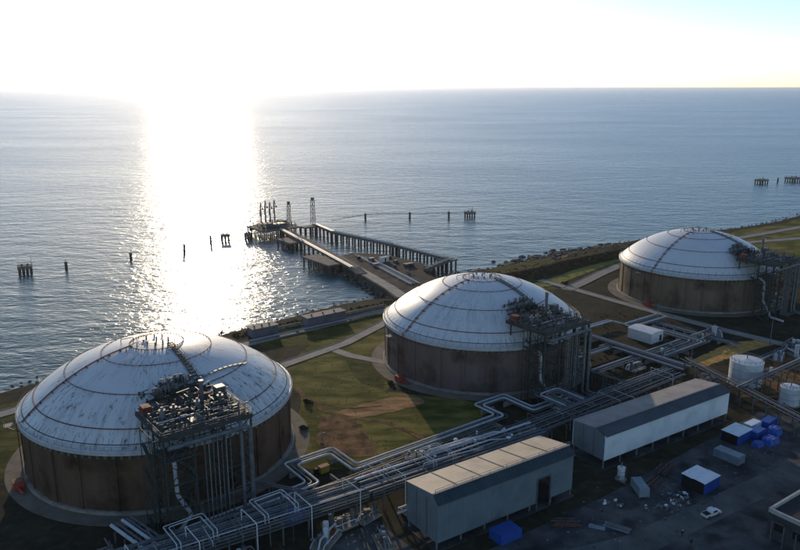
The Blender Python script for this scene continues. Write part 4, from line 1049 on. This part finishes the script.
# crates and huts standing on the causeway
for k, (s, t, L, W, h, mt, lab) in enumerate(((62, 146, 5, 3, 2.6, mat_white, 'white hut on the causeway'), (56, 150, 3, 2.4, 2.2, mat_galv, 'grey crate beside the white hut on the causeway'), (66, 128, 6, 2.4, 1.6, mat_steel, 'dark flat skid on the causeway'), (52, 140, 4, 2.2, 1.4, mat_conc, 'pale concrete block on the causeway road side'))):
    T = thing('hut' if k == 0 else 'crate', S(s, t, 1.6), TH, lab, 'hut' if k == 0 else 'crate')
    MB().box((0, 0, h / 2), (L, W, h)).build('body', mt, T); MB().box((0, 0, h + .08), (L + .3, W + .3, .15)).build('lid', mat_steelg, T); MB().box((0, -W / 2 - .04, h * .45), (.9, .08, h * .8)).build('door', mat_black, T)
# ---- mooring dolphins
def dolphin(x, y, label, L=6, n=3, z=2.5):
    x, y = x * .981, y * .981; z = 1.6
    T = thing('mooring_dolphin', (x, y, 0), TH - R_(15), label, 'mooring dolphin', 'mooring dolphins')
    MB().box((0, 0, z - .7), (L, L * .7, 1.4)).build('cap', mat_jc, T)
    piles(T, [(-L / 2 + .8 + (L - 1.6) * i / (n - 1), sy * (L * .35 - .7)) for i in range(n) for sy in (-1, 1)], z - 1.4, .62)
    for sx in (-.6, .6): MB().cyl((sx * L / 3, 0, z), .4, 1.1, 8, .55).build('bollard', mat_steel, T, True)
    railing(T, [(-L / 2 + .1, -L * .34, z), (L / 2 - .1, -L * .34, z), (L / 2 - .1, L * .34, z), (-L / 2 + .1, L * .34, z)], 1.1, mat_steelg, 'railing', 2, True)
    MB().bar((L / 2 - .5, L * .3, z), (L / 2 - .5, L * .3, z + 4), .15).build('light_pole', mat_steel, T)
dolphin(-216, 420, 'leftmost mooring dolphin with a railed cap on many piles', 7.5, 4, 4.0)
dolphin(-122, 514, 'mooring dolphin in the sun glitter left of the berth', 6, 3, 4.5)
dolphin(57.5, 611, 'mooring dolphin with capped piles at the right end of the row of posts', 8, 4, 3.5)
dolphin(400, 830, 'far mooring dolphin left of the pair near the right edge', 12, 4, 4)
dolphin(446, 850, 'far mooring dolphin cut by the right edge', 16, 5, 4)
dolphin(-107, 519, 'small mooring dolphin touching the left end of the berth', 5, 3, 4)
def sea_post(x, y, h, label):
    x, y = x * .981, y * .981; h = h * .5 - .6
    T = thing('sea_post', (x, y, 0), 0, label, 'post', 'steel posts standing in the sea')
    MB().cyl((0, 0, -9), .8, 9 + h, 10).build('pile', mat_pile, T, True); MB().cyl((0, 0, h), 1.1, .4, 10).build('cap', mat_jc, T); MB().cyl((0, 0, h + .4), .12, 1.6, 6).build('marker', mat_steel, T)
for x, y, h, lab in ((-196.8, 430, 3.5, 'left sea post next to the leftmost dolphin'), (-167, 454, 3.5, 'sea post at the left edge of the sun glitter'), (-140, 476, 5, 'thin sea post inside the sun glitter'), (-129.9, 505, 5, 'sea post just left of the glittering dolphin'), (-28, 600, 4.0, 'nearest of the three sea posts behind the pipe trestle'), (8, 605, 4.5, 'middle of the three sea posts behind the pipe trestle'), (40, 608, 4.5, 'sea post next to the right hand dolphin'), (424, 842, 4, 'small sea post between the two far dolphins')):
    sea_post(x, y, h, lab)
# thin catwalks joining the right-hand sea posts and the dolphin
cp = [(-52, 560), (-28 * .981, 600 * .981), (8 * .981, 605 * .981), (40 * .981, 608 * .981), (56.4 - 3, 599)]
for k, (a, b) in enumerate(zip(cp, cp[1:])):
    d = math.hypot(b[0] - a[0], b[1] - a[1]); T = thing('catwalk', (a[0], a[1], 0), math.atan2(b[1] - a[1], b[0] - a[0]), ('first', 'second', 'third', 'last')[k] + ' thin catwalk span from the berth along the right hand sea posts', 'catwalk', 'catwalks between the sea posts')
    MB().box((d / 2, 0, 1.2), (d - 1.8, 1.0, .25)).build('deck', mat_jc, T); railing(T, [(1, .5, 1.3), (d - 1, .5, 1.3)], 1.0, mat_steelg, 'railing', 4)
# pipes and clutter over the causeway
gc = random.Random(66)
T = thing('causeway_pipes', S(38, 96, 1.6), TH + R_(77.5), 'pipes lying along the causeway towards the jetty', 'pipes')
for k in range(6): MB().tube([(0, -3 - 1.1 * k, .5), (76 - 3 * k, -3 - 1.1 * k, .5)], gc.choice((.2, .3, .26)), 6).build('pipe', PM[k % 4], T, True)
for k in range(9): MB().box((4 + 8 * k, -5.7, .15), (.5, 7, .3)).build('sleeper', mat_conc, T)
for k, (s, t, lab) in enumerate(((70, 152, 'at the seaward right corner of the causeway'), (66, 140, 'right of the white hut on the causeway'), (58, 130, 'in the middle of the causeway'), (72, 120, 'where the pipe trestle meets the causeway'), (56, 116, 'at the landward end of the causeway'), (54, 160, 'at the seaward end of the causeway'))):
    h = gc.uniform(.8, 1.8)
    T = thing('equipment_box', S(s, t, 1.6), TH + gc.uniform(-.3, .3), 'small equipment box ' + lab, 'box', 'small equipment boxes on the causeway')
    MB().box((0, 0, h / 2), (gc.uniform(1, 3), gc.uniform(1, 2), h)).build('body', gc.choice((mat_galv, mat_steelg, mat_conc, mat_steel)), T); MB().cyl((0, 0, h), .12, gc.uniform(.4, 1.6), 6).build('stub_pipe', mat_galv, T)
# ================================================================ YARD
mat_blue = M('blue_paint', (.008, .065, .33), (.015, .10, .45), .8, .5, c3=(.05, .055, .07), scale3=.9, amt3=.6)
mat_blued = M('blue_tarp', (.01, .07, .34), (.03, .13, .52), .9, .6, bump=.3, c3=(.12, .16, .3), scale3=1.3, amt3=.5)
mat_roofw = M('white_sheet_roof', (.72, .76, .80), (.82, .85, .87), .7, .4, c3=(.45, .46, .47), scale3=.8, amt3=.4)
mat_cont = M('grey_blue_container', (.16, .21, .25), (.24, .29, .33), .6, .55)
def frame_shelter(s, t, L, W, h, label, n=2):
    T = thing('site_shelter', S(s, t), TH, label, 'shelter', 'blue sided shelters with white roofs in the yard')
    for x in (0.1, L - .1):
        for y in (.1, W - .1): MB().box((x, y, h / 2), (.2, .2, h)).build('post', mat_blue, T)
    for k in range(n): quad_slab([(-.2, W * k / n + .03 - (.2 if k == 0 else 0), h + .15), (L + .2, W * k / n + .03 - (.2 if k == 0 else 0), h + .15), (L + .2, W * (k + 1) / n - .03, h + .3), (-.2, W * (k + 1) / n - .03, h + .3)], .14, 'roof_panel', mat_roofw, T)
    MB().box((L - .05, W / 2, h / 2), (.1, W - .4, h - .1)).build('side_wall', mat_blue, T); MB().box((L / 2, .05, h / 2), (L - .4, .1, h - .1)).build('side_wall', mat_blue, T)
    MB().box((L / 2, W - .05, h / 2), (L - .4, .1, h - .1)).build('back_wall', mat_blue, T)
    for k in range(4): MB().box((L * (k + .5) / 4, -.03, h * .45), (.1, .06, h * .8)).build('rib', mat_blue, T)
    MB().box((-.02, W / 2, h * .45), (.1, W - .4, h * .9)).build('opening', mat_black, T)  # black panel put in for the shade inside the open side
    return T
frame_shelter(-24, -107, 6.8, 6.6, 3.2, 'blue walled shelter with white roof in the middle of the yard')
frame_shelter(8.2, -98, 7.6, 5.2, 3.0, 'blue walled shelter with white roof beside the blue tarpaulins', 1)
def container(s, t, rz, L, W, h, mt, label, z=0.0):
    T = thing('container', S(s, t, z), TH + rz, label, 'container', 'containers in the yard')
    MB().box((0, 0, h / 2 + .08), (L - .12, W - .12, h - .2)).build('body', mt, T)
    for x in (-L / 2 + .08, L / 2 - .08):
        for y in (-W / 2 + .08, W / 2 - .08): MB().box((x, y, h / 2), (.16, .16, h)).build('corner_post', mt, T)
    rb = MB()
    for k in range(int(L / .5)):
        x = -L / 2 + .4 + k * .5
        for sy in (-1, 1): rb.box((x, sy * (W / 2 - .05), h / 2), (.2, .08, h - .45))
    tag(rb.build('corrugation', mt, T), kind='stuff')
    for sy in (-.5, .5): d = MB().box((L / 2 - .04, sy * W / 2, h / 2), (.08, W / 2 - .15, h - .4)).build('door', mt, T); MB().bar((L / 2 + .03, sy * W / 3, .3), (L / 2 + .03, sy * W / 3, h - .3), .06).build('lock_rod', mat_galv, d)
    return T
container(-1.4, -100.8, R_(90), 7.4, 3.4, 2.6, mat_cont, 'grey blue container beside the white roofed shelter')
container(-35.2, -96.0, R_(57), 6.0, 2.6, 2.6, mat_cont, 'small grey blue container alone in the yard')
container(-76.8, -89.6, R1, 6.2, 4.2, 2.6, mat_blue, 'bright blue container against the teal shed wall')
container(18.4, -98.2, 0, 5.2, 3.0, 2.4, mat_blue, 'bright blue container behind the tarpaulin stacks')
container(27.6, -97.0, R_(3), 6.0, 2.8, 2.6, mat_blue, 'rightmost bright blue container in the yard')
container(21.8, -95.0, R_(-2), 5.6, 2.6, 2.5, mat_roofw, 'white topped container among the blue ones')
def tarp(s, t, L, W, h, label, seed):
    g = random.Random(seed); nx, ny = 10, 8; T = thing('covered_stack', S(s, t), TH + g.uniform(-.1, .1), label, 'covered stack', 'blue tarpaulin stacks')
    vs = []
    for j in range(ny + 1):
        for i in range(nx + 1):
            u, v = i / nx, j / ny; e = min(u, 1 - u, v, 1 - v); z = h * min(1, e * 9) * g.uniform(.9, 1.08) + .02
            vs.append(((u - .5) * L, (v - .5) * W, z))
    MB().add(vs, [(j * (nx + 1) + i, j * (nx + 1) + i + 1, (j + 1) * (nx + 1) + i + 1, (j + 1) * (nx + 1) + i) for j in range(ny) for i in range(nx)]).build('tarpaulin', mat_blued, T, True)
    MB().box((0, 0, .12), (L * .92, W * .92, .2)).build('pallet', mat_dirt2, T)
    MB().bar((-L * .2, -W / 2, h * .95), (-L * .2, W / 2, h * .98), .08).build('strap', mat_black, T); MB().bar((L * .2, -W / 2, h * .95), (L * .2, W / 2, h * .98), .08).build('strap', mat_black, T)
tarp(17.6, -102.6, 5, 3.6, 1.8, 'nearest blue tarpaulin stack in front of the blue container', 1)
tarp(24.0, -100.6, 4.4, 3.6, 2.3, 'tall blue tarpaulin stack in the middle of the blue group', 2)
tarp(13.0, -101.4, 3.4, 2.6, 1.3, 'low blue tarpaulin stack by the shelter corner', 3)
tarp(-110.6, -53.4, 5.2, 5.0, 2.2, 'rounded blue tarpaulin heap under the main pipe rack', 4)
# ---- pick-up truck
def pickup(x, y, rz, label):
    T = thing('pickup_truck', (x, y, .06), rz, label, 'pickup truck')
    prof = [(-2.55, .45), (2.55, .45), (2.6, .95), (1.5, 1.12), (.95, 1.75), (-.45, 1.78), (-.75, 1.15), (-2.6, 1.1)]
    def ext(pf, w): 
        n = len(pf); return [(a, -w, b) for a, b in pf] + [(a, w, b) for a, b in pf], [tuple(range(n)), tuple(range(2 * n - 1, n - 1, -1))] + [(i, n + i, n + (i + 1) % n, (i + 1) % n) for i in range(n)]
    car_p = M('white_car_paint', (.6, .6, .6), (.68, .68, .67), 1, .3)
    body = MB().add(*ext(prof, .88)).build('body', car_p, T)
    for sg in (-1, 1):
        MB().box((.35, sg * .895, 1.44), (1.3, .03, .42)).build('window', mat_black, body)
    MB().add([(1.46, -.76, 1.18), (1.46, .76, 1.18), (1.0, .7, 1.7), (1.0, -.7, 1.7)], [(0, 1, 2, 3)]).build('windscreen', mat_black, body)
    MB().box((-1.68, 0, 1.14), (1.7, 1.5, .06)).build('load_bed', mat_black, T)
    for sx in (-1.65, 1.65):
        for sy in (-.82, .82):
            w = MB().tube([(sx, sy - .12, .38), (sx, sy + .12, .38)], .38, 14).build('wheel', mat_black, T, True); MB().tube([(sx, sy - .135, .38), (sx, sy + .135, .38)], .2, 10).build('rim', mat_galv, w)
    for sy in (-.6, .6): MB().box((2.585, sy, .82), (.06, .32, .16)).build('headlight', mat_white, T)
pickup(74.6, 160.4, R_(28), 'white pickup truck parked beside the yard road')
# ---- people
def person(x, y, rz, label, c_top, c_leg):
    T = thing('person', (x, y, .07), rz, label, 'person', 'people walking in the yard')
    J = {'pel': (0, 0, .95), 'ch': (0, .02, 1.32), 'nk': (0, .02, 1.50), 'hd': (0, .04, 1.64), 'tp': (0, .03, 1.75),
         'lh': (-.1, 0, .9), 'lk': (-.11, .08, .5), 'la': (-.11, .02, .08), 'lt': (-.11, .2, .05), 'rh': (.1, 0, .9), 'rk': (.11, -.02, .5), 'ra': (.11, -.2, .1), 'rt': (.11, -.04, .05),
         'ls': (-.2, .02, 1.42), 'le': (-.25, -.05, 1.14), 'lw': (-.25, .06, .88), 'lf': (-.25, .1, .78), 'rs': (.2, .02, 1.42), 're': (.25, -.03, 1.14), 'rw': (.25, .1, .9), 'rf': (.25, .15, .8)}
    E_ = [('pel', 'ch'), ('ch', 'nk'), ('nk', 'hd'), ('hd', 'tp'), ('pel', 'lh'), ('lh', 'lk'), ('lk', 'la'), ('la', 'lt'), ('pel', 'rh'), ('rh', 'rk'), ('rk', 'ra'), ('ra', 'rt'), ('ch', 'ls'), ('ls', 'le'), ('le', 'lw'), ('lw', 'lf'), ('ch', 'rs'), ('rs', 're'), ('re', 'rw'), ('rw', 'rf')]
    rad = dict(pel=.15, ch=.16, nk=.06, hd=.10, tp=.07, lh=.09, lk=.065, la=.05, lt=.045, rh=.09, rk=.065, ra=.05, rt=.045, ls=.07, le=.05, lw=.04, lf=.035, rs=.07, re=.05, rw=.04, rf=.035)
    ks = list(J); me = bpy.data.meshes.new('body'); me.from_pydata([J[k] for k in ks], [(ks.index(a), ks.index(b)) for a, b in E_], [])
    o = bpy.data.objects.new('body', me); C.objects.link(o); o.parent = T
    md = o.modifiers.new('skin', 'SKIN'); o.modifiers.new('sub', 'SUBSURF').levels = 1
    for i, k in enumerate(ks): me.skin_vertices[0].data[i].radius = (rad[k], rad[k]); me.skin_vertices[0].data[i].use_root = (k == 'pel')
    me.materials.append(c_top)
    MB().lathe([(.001, 1.80), (.09, 1.77), (.13, 1.69), (.17, 1.675), (.13, 1.665)], 12, (0, .04, 0)).build('helmet', c_leg, T, True)
dk1 = M('dark_clothes', (.02, .022, .03), (.03, .033, .04), 3, .9)
person(64.5, 151.7, R_(160), 'person in dark clothes on the yard road, farther of the two', dk1, mat_roofw)
person(65.2, 148.2, R_(170), 'person in dark clothes near the bottom edge, nearer of the two', dk1, mat_rust)
# ---- loose materials
def stack(name, s, t, rz, label, items, cat):
    T = thing(name, S(s, t, .04), TH + rz, label, cat)
    for nm, c, d, mt in items: MB().box(c, d).build(nm, mt, T)
    return T
stack('plank_stack', -53.2, -102.6, R_(-70), 'stack of grey planks lying in the yard', [('plank', (0, -.75 + .5 * k, .15), (6.2 - .3 * (k % 3), .42, .24), mat_cont) for k in range(4)] + [('plank', (.3, -.5 + .5 * k, .42), (5.6, .42, .24), mat_steelg) for k in range(3)], 'plank stack')
stack('plank_stack', -56.8, -99.6, R_(-60), 'low board pile beside the grey planks', [('plank', (0, -.5 + .5 * k, .12), (3.8, .42, .2), mat_cont) for k in range(3)], 'plank stack')
gj = random.Random(55)
junk = [(-32.2, -103.3), (-30.7, -106.6), (-29.3, -103.7), (-31.5, -105.2), (-33.4, -105.6), (-28.6, -105.4), (-37.4, -103.4), (-36.2, -104.8), (-40.5, -101.5), (-30, -101.8), (-43.8, -95.2), (-44.5, -97.2), (-46.6, -93.8), (-27.2, -103.2)]
lj = ['nearest the shelter', 'closest to the pickup truck', 'under the white roofed shelter eaves', 'in the middle of the scrap heap', 'on the left of the scrap heap', 'on the right of the scrap heap', 'off to the left on open ground', 'between scrap heap and yard road', 'left of the small container', 'behind the scrap heap', 'beside the pale shed corner', 'alone below the white vessel', 'near the teal shed corner', 'at the shelter back corner']
for k, (s, t) in enumerate(junk):
    mt = gj.choice((mat_white, mat_galv, mat_roofw, mat_pipew)); T = thing('scrap_pile', S(s, t, .04), gj.uniform(0, 3), 'small pale scrap pile ' + lj[k], 'scrap pile', 'scrap piles in the yard')
    for q in range(gj.randint(4, 7)): 
        a = gj.uniform(-.9, .9); b = gj.uniform(-.9, .9); h = gj.uniform(.2, .6)
        MB().box((a, b, h / 2), (gj.uniform(.3, 1.0), gj.uniform(.2, .6), h), gj.uniform(0, 3)).build('scrap_piece', mt if q % 2 else mat_steelg, T)
# steel sections lying in rows
for k, (s, t, rz, lab) in enumerate(((-28, -97, 10, 'row of dark steel sections behind the white roofed shelter'), (-20, -94.5, 12, 'second row of steel sections nearer the pale shed'), (-62, -95, -40, 'steel sections in front of the teal shed door'))):
    T = thing('steel_sections', S(s, t, .04), TH + R_(rz), lab, 'steel sections')
    for q in range(6): MB().box((0, q * .6, .18), (7 - (q % 3), .22, .3)).build('section', mat_steelg if q % 2 else mat_rust, T)
# ---- light poles
def light_pole(x, y, h, label):
    T = thing('light_pole', (x, y, 0), TH, label, 'light pole', 'light poles')
    MB().cyl((0, 0, 0), .16, h, 8, .09).build('pole', mat_galv, T, True); MB().box((0, 0, .2), (.7, .7, .4)).build('footing', mat_conc, T)
    MB().bar((-.8, 0, h), (.8, 0, h), .1).build('crossarm', mat_galv, T)
    for sx in (-.7, .7): MB().box((sx, -.15, h - .12), (.5, .4, .22)).build('lamp', mat_steelg, T)
for x, y, h, lab in ((112.3, 312.8, 8, 'light pole in front of the right tank on the cross road'), (147.3, 282.8, 11, 'light pole at the end of the golden sunlit strip'), (99, 236, 9, 'light pole rising behind the pale clad shed roof'), (-22.5, 198, 3.2, 'short white pole beside the brown bare earth'), (24, 160, 7, 'light pole at the teal shed front'), (108, 262, 9, 'light pole by the left end of the golden strip'), (0.5, 322, 6, 'light pole at the bend of the coast road')): light_pole(x, y, h, lab)
# ---- process skids scattered through the plant
def skid(s, t, rz, label, seed, sc=1.0):
    g = random.Random(seed); T = thing('valve_skid', S(s, t, .02), TH + rz, label, 'valve skid', 'valve skids among the pipes')
    T.scale = (sc,) * 3
    MB().box((0, 0, .2), (6, 3.2, .4)).build('base', mat_conc, T)
    for k in range(g.randint(2, 4)):
        x = -2.2 + 1.5 * k; MB().cyl((x, g.uniform(-.7, .7), .4), g.uniform(.35, .6), g.uniform(1.4, 3.0), 10).build('vessel', g.choice((mat_pipe, mat_pipew, mat_steelg)), T, True)
    for k in range(4):
        y = -1.2 + .8 * k; z = g.uniform(.8, 2.2); MB().tube([(-3.6, y, .6), (-2.8, y, z), (2.6, y, z), (3.4, y, .5)], g.choice((.12, .18)), 6, .3).build('pipe', g.choice(PM), T, True)
    for k in range(5): 
        x, y = g.uniform(-2.6, 2.6), g.uniform(-1.3, 1.3); m = MB(); m.cyl((x, y, .4), .1, g.uniform(.8, 1.8), 6); m.cyl((x, y, 1.6), .4, .08, 10); m.build('valve', g.choice((mat_rust, mat_galv)), T)
spots = [(86, -41, 5, 'under the right tank, left of the cross road', 1.5), (95, -40, 40, 'closest to the cross road before the right tank', 1.6), (104, -68, 5, 'at the right edge behind the white tank', 1.7), (97, -72, 60, 'beside the right edge skid, nearer the white tank', 1.3), (88, -70, 20, 'right of the golden strip', 1.2), (40, -70, 0, 'between the pale shed and the white tank', 1.2), (46, -66, 90, 'left of the white tank behind the shed end', 1.0), (-104, -63, 0, 'in the dark left of the teal shed', 1.2), (-110, -66, 30, 'at the bottom edge left of the teal shed', 1.3), (-100, -74, 70, 'beside the teal shed end wall', 1.1), (-118, -72, 10, 'at the bottom left in the dark yard', 1.2), (-97, -64, 10, 'under the main rack by the shed corner', 1.0), (-44, -73, 0, 'in the gap between the two sheds', 1.2), (-46, -67, 90, 'under the rack in the gap between the sheds', 1.0), (58, -42, 0, 'between the pipe bundles right of the middle tank', 1.2), (36, -44, 0, 'at the foot of the middle platform', 1.2), (28, -22, 40, 'right beside the middle tank wall', 1.1), (-128, -60, 0, 'under the main rack at the bottom left', 1.0), (70, -74, 80, 'right of the white tank in brown gravel', 1.0)]
for k, (s, t, rz, lab, sc) in enumerate(spots): skid(s, t, R_(rz), 'valve skid ' + lab, 200 + k, sc)
# yellow box inside the pipe loop, white markers
T = thing('junction_box', S(-93.5, -38.5), TH, 'yellow junction box inside the pipe loop', 'junction box')
my = M('yellow_paint', (.42, .26, .03), (.5, .32, .05), 1, .6); MB().box((0, 0, .9), (2.6, 1.4, 1.8)).build('body', my, T); MB().box((0, 0, 1.86), (2.9, 1.7, .12)).build('lid', mat_rust, T); MB().box((-2.2, .3, .8), (1.0, 1.0, 1.6)).build('side_box', mat_black, T)
# blue and red pumps by the right edge
T = thing('pump_set', S(99, -76), TH, 'pump set with blue and red casings at the right edge', 'pump set')
MB().box((0, 0, .25), (9, 4, .5)).build('base', mat_conc, T)
for k in range(3): MB().tube([(-3 + 3 * k, -1.2, 1.3), (-3 + 3 * k, 1.2, 1.3)], .8, 10).build('pump', (mat_blue, mat_red, mat_blue)[k], T, True)
for k in range(2): MB().cyl((-4 + 6 * k, 2.6, 0), .8, 5, 12).build('vessel', mat_pipew, T, True)
# loose rubble and small scrap over the yard: past counting
m = MB(); gq = random.Random(303)
for k in range(420):
    s, t = gq.choice(((gq.gauss(-32, 5), gq.gauss(-104, 3)), (gq.gauss(-54, 8), gq.gauss(-100, 4)), (gq.uniform(-70, 35), gq.uniform(-118, -90)), (gq.gauss(15, 10), gq.gauss(-106, 3)), (gq.uniform(-135, -96), gq.uniform(-80, -62))))
    x, y, _ = S(s, t); m.rock((x, y, .08), gq.choice((.12, .18, .25, .4)), gq, .5)
tag(m.build('yard_rubble', M('rubble', (.05, .05, .05), (.22, .22, .215), .35, .9, lo=.42, hi=.62)), 'loose rubble and scrap strewn over the yard', 'rubble', kind='stuff')
# ================================================================ SCRUB
mat_bush = M('scrub_leaf', (.03, .038, .012), (.09, .085, .03), 1.2, .8)
def leafy(m, c, r, n, g, sz=.35):
    for _ in range(n):
        while True:
            x, y, z = g.uniform(-1, 1), g.uniform(-1, 1), g.uniform(0, 1)
            if x * x + y * y + z * z < 1: break
        p = Vector((c[0] + x * r, c[1] + y * r, c[2] + z * r * .8)); a = Vector((g.gauss(0, 1), g.gauss(0, 1), g.gauss(0, 1))).normalized(); b = a.orthogonal().normalized(); s = sz * g.uniform(.5, 1.3)
        m.add([p - a * s, p + b * s * .5, p + a * s, p - b * s * .5], [(0, 1, 2, 3)])
g = random.Random(91); m = MB()
for i in range(len(P2)):
    x, y = P2[i]
    for _ in range(4): leafy(m, (x + g.uniform(-8, 7), y + g.uniform(-8, 7), .2 + 2.6 * g.random()), g.uniform(.6, 1.6), 16, g, .5)
for _ in range(260):
    u = g.random(); x, y = S(-64 + 86 * u, 78 + g.uniform(-2, 5))[:2]
    leafy(m, (x, y, -.2), g.uniform(.4, 1.2), 10, g, .45)
tag(m.build('coastal_scrub', mat_bush), 'dark coastal scrub along the shore and embankment', 'scrub', kind='stuff')
m = MB()
for _ in range(700):
    x, y = g.uniform(-46, 28), g.uniform(184, 330)
    if math.hypot(x - 30.4, y - 269) < 42 or math.hypot(x + 67.5, y - 197) < 42: continue
    for q in range(4):
        a = g.uniform(0, 6.28); h = g.uniform(.1, .3); dx, dy = math.cos(a) * .12, math.sin(a) * .12
        m.add([(x + dx, y + dy, 0), (x - dx, y - dy, 0), (x + g.uniform(-.3, .3), y + g.uniform(-.3, .3), h)], [(0, 1, 2)])
tag(m.build('grass_tufts', M('dry_tuft', (.07, .06, .022), (.16, .125, .05), .5, .9)), 'dry grass tufts over the field', 'grass', kind='stuff')
def bush(x, y, r, label, seed):
    T = thing('bush', (x, y, 0), 0, label, 'bush', 'bushes'); gg = random.Random(seed); m = MB()
    for _ in range(6): leafy(m, (gg.uniform(-r, r) * .6, gg.uniform(-r, r) * .6, gg.uniform(0, r * .5)), r * .6, 60, gg, .3)
    m.build('crown', mat_bush, T)
    for k in range(3): MB().bar((0, 0, -.1), (gg.uniform(-r, r) * .4, gg.uniform(-r, r) * .4, r * .7), .09).build('stem', mat_dirt2, T)
bush(-30, 226, 1.6, 'dark bush at the right foot of the nearest tank', 1)
bush(-29, 207, 1.3, 'small bush by the path below the nearest tank', 2)
bush(-3, 243, 1.2, 'small bush on the left of the middle tank apron', 3)
bush(86, 378, 1.6, 'bush at the road fork behind the middle tank', 4)
m = MB(); g = random.Random(14)
for _ in range(420):
    r = g.random()
    if r < .45: s, t = g.uniform(18, 62), g.uniform(-55, -36)
    elif r < .7: s, t = g.uniform(20, 98), g.uniform(-36, 4)
    elif r < .85: s, t = g.uniform(-165, -96), g.uniform(-50, -42)
    else: s, t = g.uniform(60, 130), g.uniform(-75, -58)
    if math.hypot(s, t) < 42 or math.hypot(s - 148, t) < 42 or (62 < s < 74 and -33 < t < -18): continue
    x, y, _ = S(s, t); leafy(m, (x, y, 0), g.uniform(.3, .9), 14, g, .3)
tag(m.build('weeds', M('weed_leaf', (.03, .035, .008), (.13, .11, .03), .4, .85)), 'weeds growing among the pipes', 'weeds', kind='stuff')
# ================================================================ AIR
m = MB(); m.box((0, 14400, 49), (61000, 34000, 112))
hz = bpy.data.materials.new('haze_air'); hz.use_nodes = True
N = hz.node_tree.nodes; N.remove(N['Principled BSDF'])
pv = N.new('ShaderNodeVolumePrincipled'); pv.inputs['Color'].default_value = (.93, .95, 1, 1)
pv.inputs['Density'].default_value = 2.0e-5; pv.inputs['Anisotropy'].default_value = .6
hz.node_tree.links.new(pv.outputs[0], N['Material Output'].inputs['Volume'])
tag(m.build('haze', hz), 'thin pale sea haze over the whole site', 'haze', kind='stuff')
